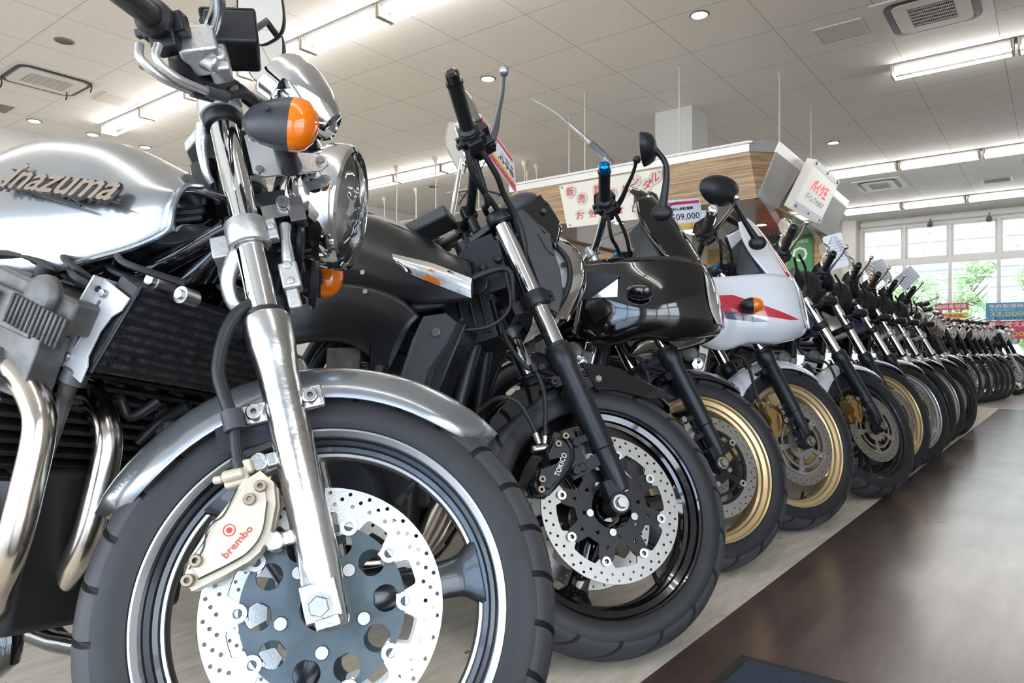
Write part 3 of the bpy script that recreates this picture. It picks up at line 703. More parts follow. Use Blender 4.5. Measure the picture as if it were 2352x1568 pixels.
b = M(); b.box((10.32, 3.0, 1.15), (.1, .95, 2.25)); tag(b.build('wood_partition', WD2, mw=RMAT, smooth=0), 'amber wood partition carrying the black and green posters', 'partition')
# spotlights on the beam above the far windows
for y, l in ((2.45, 'left'), (1.28, 'right')):
    root = empty('spotlight', RMAT @ Matrix.Translation((VX-.25, y, 3.78))); tag(root, 'small white spotlight above the far windows, %s one' % l, 'spotlight', 'spotlights above the far windows')
    b = M(); b.cyl((VX-.25, y, 3.83), (VX-.25, y, 3.72), .012); b.build('arm', FIX, root, RMAT)
    b = M(); b.lathe([(.01, -.06), (.05, -.05), (.06, 0), (.06, .04), (.045, .045), (.04, .01), (.01, .0)], (VX-.28, y, 3.68), (-.6, 0, -.8), 16); b.build('lamp_head', FIX, root, RMAT)
# doormat at the bottom edge
b = M(); MATM = mat('doormat_blue', (.035, .05, .075), 0, .95, bump=1., bscale=700, var=.4, vscale=300)
MW = Matrix.Translation((.45, 1.12, 0)) @ Matrix.Rotation(rad(52), 4, 'Z')
b.box((0, 0, .006), (.55, .36, .010)); dm = b.build('doormat', MATM, mw=MW, smooth=0, bev=.004); tag(dm, 'dark blue ribbed doormat on the brown floor at the bottom edge', 'doormat')
b = M(); b.plate([(-.295, -.20), (.295, -.20), (.295, .20), (-.295, .20)], .006, (0, 0, .004), (1, 0, 0), (0, 1, 0), [[(-.27, -.175), (.27, -.175), (.27, .175), (-.27, .175)]]); b.build('rubber_border', mat('mat_edge', (.03, .028, .026), 0, .6), dm, MW, smooth=0)
# ------------------------------------------------------------------ motorcycle kit
# fork frame: x forward, y left, z up along the fork, origin at the front hub; body frame: origin on the steering axis
def r_of(th, lean, rake):
    th, lean, rake = rad(th), rad(lean), rad(rake)
    h = V3((cos(th), -sin(th), 0)); l = V3((sin(th), cos(th), 0)); u = V3((0, 0, 1))
    up = u*cos(rake)-h*sin(rake); fw = h*cos(rake)+u*sin(rake); L = Matrix.Rotation(-lean, 3, h)
    a, b, c = L @ fw, L @ l, L @ up
    return Matrix(((a.x, b.x, c.x), (a.y, b.y, c.y), (a.z, b.z, c.z)))
def mat4(R, o): m = R.to_4x4(); m.translation = o; return m
class Moto:
    def __init__(s, X, Y, th, lean, rake, rt, steer, fo, label, cate='motorcycle', group=None):
        R = r_of(th, lean, rake); o = V3((X, Y, (rt-.058)*cos(rad(lean))+.058))
        s.F = mat4(R, o); s.rt = rt; s.fo = fo; s.R = R
        a = rad(25); Rw = Matrix.Rotation(-rad(steer), 3, 'Z')
        Mb = Matrix(((cos(a), 0, sin(a)), (0, 1, 0), (-sin(a), 0, cos(a))))
        Rb = R @ Rw @ Mb; s.B = mat4(Rb, o+R @ V3((-.035, 0, .5)))
        s.root = empty('motorcycle', Matrix.Translation((X, Y, 0))); tag(s.root, label, cate, group); s.steer = steer
    def f(s, b, name, m=None, parent=None, **k): return b.build(name, m, parent or s.root, s.F, split=True, **k)
    def b(s, b, name, m=None, parent=None, **k): return b.build(name, m, parent or s.root, s.B, split=True, **k)
def spokes3(b, rt, n=3, a0=0., w0=.030, w1=.024, w2=.05, t0=.034, t1=.020, rin=.035, rout=None):
    rout = rout or rt-.108
    for k in range(n):
        a = a0+2*pi*k/n; d = V3((cos(a), 0, sin(a))); t = V3((-sin(a), 0, cos(a))); ax = V3((0, 1, 0)); R = []
        for q, (r, w, h) in enumerate([(rin, w0*1.15, t0*1.1), (rin+.03, w0, t0), ((rin+rout)/2, w1, (t0+t1)/2), (rout-.028, w1*1.05, t1), (rout-.01, (w1+w2)/2, t1*1.1), (rout+.004, w2, t1*1.25)]):
            ring = []
            for i in range(16):
                e = 2*pi*i/16; cc, ss = cos(e), sin(e); p = .55
                ring.append(d*r+t*(w*math.copysign(abs(cc)**p, cc))+ax*(h*math.copysign(abs(ss)**p, ss)))
            R.append(ring)
        S = [cat([r[i] for r in R], 3) for i in range(16)]
        b.rings([[S[i][j] for i in range(16)] for j in range(len(S[0]))], capa=True, capb=True)
def disc_mesh(R, rin, rows, nh, rh, tab=None, ntab=0, ta0=0., th=.0045, y=0., skew=.0):
    b = M(); N = 240; inner = []
    for k in range(N):
        a = 2*pi*k/N; r = rin
        if ntab:
            d = abs(((a-ta0)*ntab/(2*pi)+.5) % 1-.5)*(2*pi/ntab)*rin; e = .013
            if d < e*1.6: r = rin-(rin-tab)*max(0., min(1, (e*1.6-d)/(e*.7)))
        inner.append((r*cos(a), r*sin(a)))
    holes = [inner]
    for i, rr in enumerate(rows):
        for k in range(nh):
            a = 2*pi*(k+i*skew)/nh; holes.append(circ(rh, 8, rr*cos(a), rr*sin(a)))
    b.plate(circ(R, 96), th, (0, y, 0), (1, 0, 0), (0, 0, 1), holes); return b
CARR = {
 'holes10': dict(R=.100, bore=.028, holes=[('c', .0765, 10, .0165, .07)]),
 'star': dict(R=None, bore=.047, arms=8, r1=.118, r0=.086, holes=[('t', .088, 8, .0065, 0.), ('t', .066, 8, .007, .5)]),
 'web': dict(R=.112, bore=.030, holes=[('s', .055, .080, 5), ('s', .088, .103, 5)]),
 'ring5': dict(R=.112, bore=.040, holes=[('s', .060, .098, 5)]),
}
def carrier_mesh(kind, y, sc_=1., a0=0.):
    c = CARR[kind]; b = M(); holes = [circ(c['bore']*sc_, 32)]
    if kind == 'star':
        out = []
        for k in range(160):
            a = 2*pi*k/160; q = abs(((a-a0)*8/(2*pi)+.5) % 1-.5)*2; t = max(0, min(1, (.62-q)/.3)); t = t*t*(3-2*t)
            out.append(((c['r0']+(c['r1']-c['r0'])*t)*cos(a)*sc_, (c['r0']+(c['r1']-c['r0'])*t)*sin(a)*sc_))
    else: out = circ(c['R']*sc_, 80)
    for h in c['holes']:
        if h[0] == 'c': holes += [circ(h[3]*sc_, 24, h[1]*sc_*cos(a0+h[4]+2*pi*k/h[2]), h[1]*sc_*sin(a0+h[4]+2*pi*k/h[2])) for k in range(h[2])]
        if h[0] == 't':
            for k in range(h[2]):
                a = a0+2*pi*(k+h[4])/h[2]; r = h[3]*sc_; sgn = -1 if h[4] else 1
                holes.append([(h[1]*sc_*cos(a)+r*cos(a+e), h[1]*sc_*sin(a)+r*sin(a+e)) for e in ((0, 2.2, 4.08) if sgn > 0 else (pi, pi+2.2, pi+4.08))])
        if h[0] == 's':
            n = h[3]
            for k in range(n):
                g = .12; s0 = a0+2*pi*k/n+g; s1 = a0+2*pi*(k+1)/n-g; m = 8
                holes.append([(h[2]*sc_*cos(s0+(s1-s0)*i/m), h[2]*sc_*sin(s0+(s1-s0)*i/m)) for i in range(m+1)]+[(h[1]*sc_*cos(s1-(s1-s0)*i/m), h[1]*sc_*sin(s1-(s1-s0)*i/m)) for i in range(m+1)])
    b.plate(out, .006, (0, y, 0), (1, 0, 0), (0, 0, 1), holes); return b
def tyre_mesh(rt, wd, grooves=0, seg=96):
    hw = wd/2; prof = [(rt-.078, hw-.012), (rt-.074, hw-.005), (rt-.063, hw-.0005), (rt-.05, hw), (rt-.041, hw-.0015)]
    n = 9
    for i in range(1, n+1): t = pi/2*i/n; prof.append((rt-.038+.038*sin(t), (hw-.003)*cos(t)))
    prof = prof+[(r, -h) for r, h in prof[-2::-1]]
    prof += [(rt-.076, -hw+.02), (rt-.076, hw-.02)]
    if grooves:   # extra rings across the tread so that the cut grooves have edges
        P = [prof[0]]
        for a, c in zip(prof, prof[1:]):
            if a[0] > rt-.042 and c[0] > rt-.042:
                for k in (1, 2, 3): P.append((a[0]+(c[0]-a[0])*k/3, a[1]+(c[1]-a[1])*k/3))
            else: P.append(c)
        prof = P
    b = M(); b.use(RUB)
    if not grooves: b.lathe(prof, seg=seg, loop=True); return b
    b.use(TREAD).use(GROOVE_SHADE).use(RUB)
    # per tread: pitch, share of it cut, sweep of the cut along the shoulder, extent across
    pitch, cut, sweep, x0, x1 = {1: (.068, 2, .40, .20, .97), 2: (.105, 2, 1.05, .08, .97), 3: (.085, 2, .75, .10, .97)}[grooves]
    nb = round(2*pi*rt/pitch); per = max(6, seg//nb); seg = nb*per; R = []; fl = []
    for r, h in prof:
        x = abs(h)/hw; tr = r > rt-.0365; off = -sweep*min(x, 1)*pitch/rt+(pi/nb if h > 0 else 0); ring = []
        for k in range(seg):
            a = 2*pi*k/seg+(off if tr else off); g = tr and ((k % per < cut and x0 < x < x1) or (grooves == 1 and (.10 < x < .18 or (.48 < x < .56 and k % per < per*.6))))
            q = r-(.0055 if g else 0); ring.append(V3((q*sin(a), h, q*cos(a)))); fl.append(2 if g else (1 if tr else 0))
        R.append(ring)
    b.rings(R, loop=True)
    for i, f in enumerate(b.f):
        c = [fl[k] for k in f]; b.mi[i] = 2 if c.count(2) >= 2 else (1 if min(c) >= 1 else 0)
    return b
def rim_mesh(rt, style, a0, mats, hub=.034):
    """mats: barrel, machined lip, spokes"""
    R = rt-.072; b = M()
    def half(s): return [(R+.002, s*.046), (R+.001, s*.051), (R-.004, s*.051), (R-.008, s*.048), (R-.010, s*.040), (R-.022, s*.036), (R-.024, s*.028), (R-.031, s*.024), (R-.034, s*.012)]
    if style == 'wire':
        b.use(mats[0]).lathe([(R+.004, -.034), (R+.001, -.039), (R-.006, -.036), (R-.009, -.026), (R-.014, -.018), (R-.017, 0), (R-.014, .018), (R-.009, .026), (R-.006, .036), (R+.001, .039), (R+.004, .034)], seg=72, loop=True)
        b.use(mats[2]).lathe([(.01, -.05), (.035, -.045), (.038, -.03), (.022, -.02), (.022, .02), (.04, .03), (.06, .04), (.01, .05)], seg=28)
        for k in range(36):
            a = 2*pi*k/36; s = 1 if k % 2 else -1; e = a+(.35 if k % 4 < 2 else -.35)
            b.cyl((.034*cos(e), s*.036, .034*sin(e)), ((R-.016)*cos(a), s*.008, (R-.016)*sin(a)), .0019, seg=5, cap=False)
        return b
    H = half(-1)+half(1)[::-1]+[(R-.004, .03), (R-.02, .0), (R-.004, -.03)]
    if style == 'b1':
        b.use(mats[1]).lathe([(R+.004, -.046), (R+.003, -.053), (R-.006, -.054), (R-.012, -.049), (R-.004, -.044)], seg=120, loop=True)
        b.use(mats[0]).lathe([(R-.006, -.050), (R-.013, -.047), (R-.015, -.034), (R-.020, -.031), (R-.022, -.022), (R-.028, -.020), (R-.030, -.015)], seg=120)
        b.use(mats[1]).lathe([(R-.030, -.0155), (R-.034, -.0155), (R-.0345, -.012)], seg=120)
        b.use(mats[0]).lathe([(R-.0345, -.012), (R-.036, 0), (R-.034, .014), (R-.024, .024), (R-.012, .045), (R-.002, .052), (R+.003, .05), (R-.004, .03), (R-.02, 0), (R-.01, -.04), (R-.006, -.050)], seg=120)
    else:
        b.use(mats[0]).lathe(H, seg=96, loop=True)
        b.use(mats[1]).lathe([(R+.0025, -.0512), (R-.0035, -.0516), (R-.0035, -.0506)], seg=96)
    b.use(mats[2])
    if style in ('b1', '3'): spokes3(b, rt, 3, a0, w1=.026 if style == 'b1' else .022, rout=R-.033)
    elif style == '3wide': spokes3(b, rt, 3, a0, .04, .036, .062, .036, .016, rout=R-.033)
    elif style == '5': spokes3(b, rt, 5, a0, .018, .015, .026, .026, .012, rout=R-.033)
    elif style == '5y':
        for k in range(5):
            for s in (-1, 1):
                a = a0+2*pi*k/5; d0 = V3((cos(a), 0, sin(a)))*.04; e = a+s*.17; d1 = V3((cos(e), 0, sin(e)))*(R-.03)
                b.tube([d0, (d0+d1)/2, d1], [.014, .009, .013], seg=8, n=3)
    b.lathe([(.012, -.062), (hub-.006, -.060), (hub, -.05), (hub+.002, -.02), (hub+.002, .02), (hub, .05), (hub-.006, .060), (.012, .062)], seg=32)
    return b
def wheel(mo, mt, rt, wd, style, a0, mats, grooves=0, seg=96, disc=None, carrier='web', cmat=CARB, dmat=DISC, dR=.150, rows=(.143, .134, .125), nh=26, rh=.0034, skew=.37, rin=.118, nriv=5, rr=.106, riv0=0., part='front_wheel', both=True, hub=.034, sc_=None, rbolt=True, va=-1.0, rs=1.):
    w = rim_mesh(rt, style, a0, mats, hub).build(part, None, mo.root, mt, smooth=32)
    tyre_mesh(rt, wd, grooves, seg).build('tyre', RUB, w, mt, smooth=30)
    if disc:
        for s in ((-1, 1) if both else (-1,)):
            y = s*.070; disc_mesh(dR, rin, rows, nh, rh, rr-.011, nriv, riv0, y=y, skew=skew).build('brake_disc', dmat, w, mt, smooth=30)
            c = carrier_mesh(carrier, y-s*-.002, sc_ or rr/.106, riv0).build('disc_carrier', cmat, w, mt, smooth=30)
            if s < 0:
                b = M(); b.use(DISC)
                for k in range(nriv):
                    a = riv0+2*pi*k/nriv; p = (rr*cos(a), y-.003, rr*sin(a))
                    b.lathe([(.0048*rs, .004), (.0050*rs, .006), (.0098*rs, .006), (.0100*rs, .0), (.0048*rs, 0.)], p, (0, -1, 0), 16)
                b.build('disc_button', DISC, w, mt, split=True)
                if rbolt:
                    b = M()
                    for k in range(5):
                        a = riv0+.3+2*pi*k/5; b.bolt((.052*cos(a), y-.002, .052*sin(a)), (0, -1, 0), .0085, .007, None)
                    b.build('disc_bolt', STEEL, w, mt, split=True)
    e = va+a0; b = M(); b.tube([((rt-.100)*cos(e), -.0, (rt-.100)*sin(e)), ((rt-.122)*cos(e), -.010, (rt-.122)*sin(e)), ((rt-.134)*cos(e), -.022, (rt-.134)*sin(e))], [.0075, .0050, .0042], seg=10, n=3); vv = b.build('valve', HOSE, w, mt)
    b = M(); b.cyl(((rt-.132)*cos(e), -.020, (rt-.132)*sin(e)), ((rt-.146)*cos(e), -.036, (rt-.146)*sin(e)), .0048, seg=10); b.build('valve_cap', STEEL, w, mt)
    if carrier == 'holes10': b = M(); b.lathe([(.030, .0), (.030, .003), (.0615, .003), (.063, .0015), (.063, 0)], (0, -.0705, 0), (0, -1, 0), 48); b.build('carrier_flange', cmat, w, mt)
    return w
def forks(mo, smat, top, sl, cl, tubeR=.0205, slR=.027, half=.1, clampm=BLKM, lug='box', mudtab=True):
    F = mo.fo
    for s in (-1, 1):
        y = s*half; b = M()
        if lug == 'alloy':
            b.lathe([(1e-4, -.028), (.018, -.028), (.021, -.02), (.0235, .03), (.0255, .05), (.0262, .30), (.029, .325), (.0315, .34), (.0325, sl-.012), (.030, sl), (.022, sl+.001)], (F, y, 0), (0, 0, 1), 36)
            b.box((.003, y-.0, .006), (.044, .044, .046)); b.box((.006, y, -.020), (.030, .05, .014)); b.box((F-.006, y, .045), (.040, .040, .05), taper=.8)
            b.box((F+.004, y, .262), (.014, .02, .05)); b.box((F+.03, y+.004, .26), (.04, .010, .030)); b.box((F-.034, y+.004, .256), (.04, .010, .028))
            b.lathe([(.011, .0), (.011, .012), (.004, .012)], (F+.034, y-.002, .259), (0, s, 0), 12); b.lathe([(.011, .0), (.011, .012), (.004, .012)], (F-.038, y-.002, .255), (0, s, 0), 12)
            for q in (.19, .09): b.cyl((-.036, y+.010, q), (-.036, y-.012, q), .0125, seg=18); b.box((-.022, y, q), (.03, .016, .018))
        else:
            b.lathe([(1e-4, .02), (.017, .02), (.0225, .05), (slR-.003, .09), (slR-.003, .115), (slR-.0005, .118), (slR, sl-.055), (slR+.0035, sl-.045), (slR+.0055, sl-.03), (slR+.0055, sl-.006), (slR+.002, sl), (tubeR+.001, sl+.001)], (F, y, 0), (0, 0, 1), 32)
            b.box((.003, y, .016), (.040, .034, .075), taper=.85); b.cyl((0, y-.022, 0), (0, y+.022, 0), .0225, seg=24)
            for q in (.150, .095): b.cyl((-.040, y+.009, q), (-.040, y-.011, q), .010, seg=16); b.box((-.02, y, q), (.04, .013, .018))
            b.box((F+.028, y+s*-.008, .262), (.036, .010, .026)); b.box((F-.028, y, .285), (.032, .011, .024))
            b.lathe([(.009, 0), (.009, .014), (.003, .014)], (F-.044, y, .285), (0, s, 0), 12)
        leg = mo.f(b, 'fork_slider', smat, bev=.0025)
        b = M(); b.cyl((F, y, sl-.01), (F, y, top), tubeR, seg=32); mo.f(b, 'fork_tube', CHROME, leg)
        b = M(); b.lathe([(tubeR+.0005, sl-.001), (tubeR+.006, sl), (tubeR+.006, sl+.006), (tubeR+.0008, sl+.010)], (F, y, 0), (0, 0, 1), 28); mo.f(b, 'dust_seal', HOSE, leg)
        b = M(); b.lathe([(1e-4, top+.012), (.010, top+.012), (.0105, top+.006), (.0185, top+.005), (.020, top)], (F, y, 0), (0, 0, 1), 24); mo.f(b, 'fork_cap', BLUE if lug == 'bluecap' else STEEL, leg)
        b = M(); b.bolt((0, y+s*.022, 0), (0, s, 0), .0125, .011); b.lathe([(.017, 0), (.017, .003), (.012, .003)], (0, y+s*.021, 0), (0, s, 0), 24)
        mo.f(b, 'axle_nut', STEEL, leg)
    b = M(); b.cyl((0, -half+.01, 0), (0, half-.01, 0), .011, seg=20); mo.f(b, 'front_axle', STEEL)
    return
def clamp_low(mo, z, m=BLKM, r=.031, h=.032, bolts=True, half=.1):
    F = mo.fo; b = M()
    for s in (-1, 1):
        b.lathe([(.0215, -h/2), (r-.002, -h/2), (r, -h/2+.003), (r, h/2-.003), (r-.002, h/2), (.0215, h/2)], (F, s*half, z), (0, 0, 1), 28, loop=True)
        b.box((F+.028, s*half, z), (.026, .018, h*.8))
        if bolts: b.cyl((F+.034, s*(half+.016), z), (F+.034, s*(half-.02), z), .0055, seg=10)
    b.box((F-.028, 0, z), (.052, .17, h*.85)); b.cyl((F-.040, 0, z-.02), (F-.040, 0, z+.03), .028, seg=20)
    return mo.f(b, 'lower_clamp', m, bev=.002)
def clamp_up(mo, z, m=BLKM, r=.030, h=.026, half=.1):
    F = mo.fo; b = M()
    for s in (-1, 1):
        b.lathe([(.0215, -h/2), (r-.002, -h/2), (r, -h/2+.003), (r, h/2-.003), (r-.002, h/2), (.0215, h/2)], (F, s*half, z), (0, 0, 1), 28, loop=True)
        b.box((F+.020, s*(half+.018), z), (.026, .024, h*.7)); b.cyl((F+.026, s*(half+.034), z), (F+.026, s*(half+.0), z), .006, seg=12)
    b.plate([(-.070, -.02), (-.045, -.05), (-.022, -.082), (.016, -.082), (.002, -.03), (.002, .03), (.016, .082), (-.022, .082), (-.045, .05), (-.070, .02)], h*.55, (F, 0, z), (1, 0, 0), (0, 1, 0))
    b.cyl((F-.040, 0, z+.004), (F-.040, 0, z+.022), .018, seg=6)
    return mo.f(b, 'top_clamp', m, bev=.002)
def fender(mo, R, w, a0, a1, m, drop=.03, name='front_fender', inner=BLK, thick=.0025, tip=.35, n=26, mat_t=None, parent=None):
    """arched mudguard round the wheel: angles in degrees from forward (x) up"""
    G = []
    for i in range(n+1):
        t = i/n; a = rad(a0+(a1-a0)*t); row = []
        e = min(t, 1-t)/.16; k = 1 if e > 1 else (tip+(1-tip)*math.sqrt(max(0, 1-(1-e)**2)))
        for j in range(13):
            u = -1+2*j/12; y = u*w*k if abs(u) < .999 else u*w*k; rr = R-drop*abs(u)**2.6*(.35+.65*k)
            row.append((rr*cos(a), y, rr*sin(a)))
        G.append(row)
    b = M(); b.rings([[V3(p) for p in r] for r in G], closed=False)
    o = b.build(name, m, parent or mo.root, mat_t or mo.F, smooth=60); d = o.modifiers.new('thickness', 'SOLIDIFY'); d.thickness = thick; d.offset = -1
    return o
def arm_tube(mo, fr, pts, r, name, m, parent=None, seg=10, n=6):
    b = M(); b.tube(pts, r, seg=seg, n=n); return (mo.f if fr == 'F' else mo.b)(b, name, m, parent)
def bars(mo, end, inn, grip=BLKM, endm=BLK, barm=CHROME, levm=ALLOY, riser=True, lever=True, res=True, zc=None, endlen=.0):
    """handlebar with right grip from inn to end (fork frame); left side mirrored"""
    E, I = V3(end), V3(inn); F = mo.fo; top = mo.top; zc = zc or top+.055
    def mir(p): return V3((p[0], -p[1], p[2]))
    d = (E-I).normalized(); J = I-d*.03
    R = [E, I, J-d*.03, V3((-.012, -.055, zc)), V3((-.01, 0, zc))]
    pts = [E-d*.02]+R[1:]+[mir(p) for p in R[-2:0:-1]]+[mir(E-d*.02)]
    hb = arm_tube(mo, 'F', pts, .0112, 'handlebar', barm, seg=14)
    if riser:
        b = M()
        for s in (-1, 1): b.cyl((F-.035, s*.035, top+.005), (-.012, s*.035, zc-.002), .012, seg=16); b.box((-.012, s*.035, zc), (.034, .024, .034))
        mo.f(b, 'bar_riser', ALLOYD if barm is CHROME else BLKM, hb, bev=.003)
    for s in (-1, 1):
        e = E if s < 0 else mir(E); i = I if s < 0 else mir(I); d = (e-i).normalized(); L = (e-i).length
        b = M(); b.lathe([(.012, .0), (.0235, .0), (.0235, .004), (.0165, .010), (.0158, .02), (.0162, .5*L), (.0165, L-.030), (.0185, L-.028), (.0185, L-.024), (.012, L-.024)], i, d, 24,
            disp=lambda r, h, a: (r+(.0006*sin(a*10) if .02 < h < L-.035 else 0), h)); mo.f(b, 'grip', grip, hb)
        b = M(); b.lathe([(.012, L-.024), (.0165, L-.022), (.0160, L-.012), (.0150, L-.002), (.009, L+.002), (.008, L+.0005), (.004, L+.0005), (1e-4, L)], i, d, 24); mo.f(b, 'bar_end', endm, hb)
        x = V3((1, 0, 0)); x = (x-d*x.dot(d)).normalized(); z = x.cross(d)*(-s)   # z: up-ish
        z = z if z.z > 0 else -z
        b = M(); c = i-d*.024; b.lathe([(.012, -.046), (.019, -.046), (.0225, -.042), (.0235, -.004), (.0225, 0), (.012, 0)], i, d, 18)
        b.box(c-z*.018, (.034, .030, .036), X=x, Y=d); b.box(c+x*.020-z*.004, (.022, .026, .028), X=x, Y=d); b.box(c-x*.016-z*.006, (.02, .02, .02), X=x, Y=d)
        sw = mo.f(b, 'switch_housing', BLK, hb, bev=.003)
        b = M(); b.box(c-x*.030-z*.004, (.012, .012, .010), X=x, Y=d); b.box(c-x*.024+z*.014, (.010, .016, .008), X=x, Y=d)
        mo.f(b, 'switch_button', GREYP, hb, bev=.001)
        if lever:
            a = i-d*.055; b = M(); b.box(a+x*.020, (.055, .032, .030), X=x, Y=d); b.cyl(a+x*.040+z*.016, a+x*.040-z*.016, .010, seg=14)
            b.box(a+x*.010-z*.012, (.02, .03, .022), X=x, Y=d)
            br = mo.f(b, 'lever_bracket', BLK, hb, bev=.003)
            b = M(); p0 = a+x*.043; tip = i+d*(L*.62)+x*.112+z*.006
            b.tube([p0, p0+d*.025+x*.018, i+d*.01+x*.078, i+d*(L*.34)+x*.096, tip], [.0085, .0075, .0058, .0050, .0052], seg=12, n=5); b.sph(tip, .0115, 14, 10)
            mo.f(b, 'brake_lever' if s < 0 else 'clutch_lever', levm, hb)
            if res and s < 0:
                b = M(); b.box(a+x*.026+z*.034, (.050, .060, .034), X=x, Y=d, taper=1.05); b.box(a+x*.026+z*.052, (.054, .064, .006), X=x, Y=d)
                mo.f(b, 'fluid_reservoir', BLK, hb, bev=.004)
    return hb
def caliper(mo, out, th, m, y=-.112, bolts=(), boltm=BOLTR, text=None, name='brake_caliper', band=True, waves=0):
    b = M(); b.plate(out, th, (0, y, 0), (1, 0, 0), (0, 0, 1))
    cx = sum(p[0] for p in out)/len(out); cz = sum(p[1] for p in out)/len(out)
    inn = [(cx+(p[0]-cx)*.80, cz+(p[1]-cz)*.78) for p in out]
    b.plate(inn, th+.010, (0, y, 0), (1, 0, 0), (0, 0, 1))
    b.plate([(cx+(p[0]-cx)*1.03, cz+(p[1]-cz)*.9) for p in out], th*.5, (0, y+.014, 0), (1, 0, 0), (0, 0, 1))
    c = mo.f(b, name, m, bev=.004)
    if bolts:
        b = M()
        for p in bolts: b.lathe([(.0032, .004), (.0034, .011), (.0066, .011), (.0075, .009), (.0075, 0)], (p[0], y-th/2, p[1]), (0, -1, 0), 14)
        mo.f(b, 'caliper_bolt', boltm, c)
    if text:
        s, p, q, h, tm = text; p, q = V3((p[0], 0, p[1])), V3((q[0], 0, q[1])); u = (q-p).normalized(); w = V3((0, -1, 0)).cross(u)
        mid = (p+q)/2; b = M(); put_text(b, s, (mid.x, y-th/2-.0055, mid.z), u, w, h, (q-p).length, fat=.00025); mo.f(b, 'lettering', tm, c, smooth=0)
    return c
def signal(mo, fr, p, d, out, L=.075, r=.024, body=BLK, lens=ORA, stalk=None, lensfrac=.45, parent=None, split=None):
    """turn signal: p centre, d facing direction, stalk from 'stalk' point"""
    D = V3(d).normalized(); P = V3(p); fn = mo.f if fr == 'F' else mo.b; b = M()
    c = P; h = L/2; k = lensfrac
    b.lathe([(1e-4, -h), (r*.45, -h*.92), (r*.8, -h*.6), (r*.97, -h*.2), (r, h*(1-2*k)+.0)], c, D, 22)
    if stalk: b.tube([V3(stalk), (V3(stalk)+P)/2, P-D*h*.2], [.011, .009, .010], seg=12, n=4)
    o = fn(b, 'turn_signal', body, parent)
    b = M(); b.lathe([(r, h*(1-2*k)), (r*.97, h*(1-2*k)+h*k*.6), (r*.8, h*.75), (r*.45, h*.95), (1e-4, h)], c, D, 22); fn(b, 'signal_lens', lens, o)
    return o
def headlight(mo, fr, c, d, R, depth, bowl=CHROME, ring=CHROME, ribs=True):
    C, D = V3(c), V3(d).normalized(); fn = mo.f if fr == 'F' else mo.b; b = M()
    b.lathe([(1e-4, -depth), (R*.30, -depth*.985), (R*.60, -depth*.86), (R*.84, -depth*.58), (R*.96, -depth*.25), (R*.985, -.012)], C, D, 40)
    o = fn(b, 'headlight', bowl)
    b = M(); b.lathe([(R*.975, -.020), (R*1.02, -.018), (R*1.03, -.004), (R*1.03, .010), (R*1.0, .018), (R*.93, .021), (R*.92, .014), (R*.96, 0)], C, D, 48, loop=True); fn(b, 'headlight_ring', ring, o)
    b = M(); b.lathe([(1e-4, -depth*.6), (R*.2, -depth*.58), (R*.5, -depth*.42), (R*.8, -depth*.12), (R*.93, .005)], C, D, 40); b.cyl(C-D*depth*.6, C-D*depth*.25, .012, seg=12)
    fn(b, 'reflector', REFL, o)
    b = M(); x, y, z = frame(D); vs = []; N = 40; K = 10; Rr = []
    for i in range(K+1):
        q = i/K; rr = R*.935*q; ring_ = []
        for k in range(N):
            a = 2*pi*k/N; u = rr*cos(a); rib = .0009*sin(u*900) if ribs else 0
            ring_.append(C+x*(rr*sin(a))+y*u+z*(.014+.022*(1-q*q)+rib))
        Rr.append(ring_)
    b.rings(Rr); fn(b, 'headlight_lens', LENS, o); return o
def mirror(mo, fr, base, mid, c, nrm, rx, ry, stalkm=BLK, shell=BLK, up=(0, 0, 1), shape='oval', r=.006, parent=None, dep=.028):
    fn = mo.f if fr == 'F' else mo.b; N = V3(nrm).normalized(); C = V3(c); U = V3(up); U = (U-N*U.dot(N)).normalized(); W = N.cross(U)
    b = M(); b.tube([V3(base), V3(mid), C-N*dep*.8], r, seg=10, n=6); o = fn(b, 'mirror_stalk', stalkm, parent)
    p = 2 if shape == 'oval' else 3.2; R = []
    for q, z in ((.02, -dep), (.4, -dep*.95), (.75, -dep*.7), (.93, -dep*.3), (1., 0), (.985, .004), (.95, .003)):
        ring = []
        for k in range(36):
            a = 2*pi*k/36; cc, ss = cos(a), sin(a); e = (abs(cc)**p+abs(ss)**p)**(-1/p); tp = 1+(.22*ss if shape != 'oval' else .12*ss)
            ring.append(C+W*(rx*q*e*cc*tp)+U*(ry*q*e*ss)+N*z)
        R.append(ring)
    b = M(); b.rings(R, capa=True); m_ = fn(b, 'mirror_shell', shell, o)
    b = M(); b.add([C+W*(rx*.95*((abs(cos(a))**p+abs(sin(a))**p)**(-1/p))*cos(a)*(1+(.22 if shape != 'oval' else .12)*sin(a)))+U*(ry*.95*((abs(cos(a))**p+abs(sin(a))**p)**(-1/p))*sin(a))+N*.0025 for a in [2*pi*k/36 for k in range(36)]], [tuple(range(36))])
    fn(b, 'mirror_face', MIRR, o, smooth=0); return o
def loft(b, S, n=4, nv=3, caps=True):
    """closed sections S (lists of points) -> smooth body"""
    C = [cat(r, nv, closed=True) for r in S]; K = len(C[0]); L = [cat([c[k] for c in C], n) for k in range(K)]
    b.rings([[L[k][i] for k in range(K)] for i in range(len(L[0]))], capa=caps, capb=caps); return b
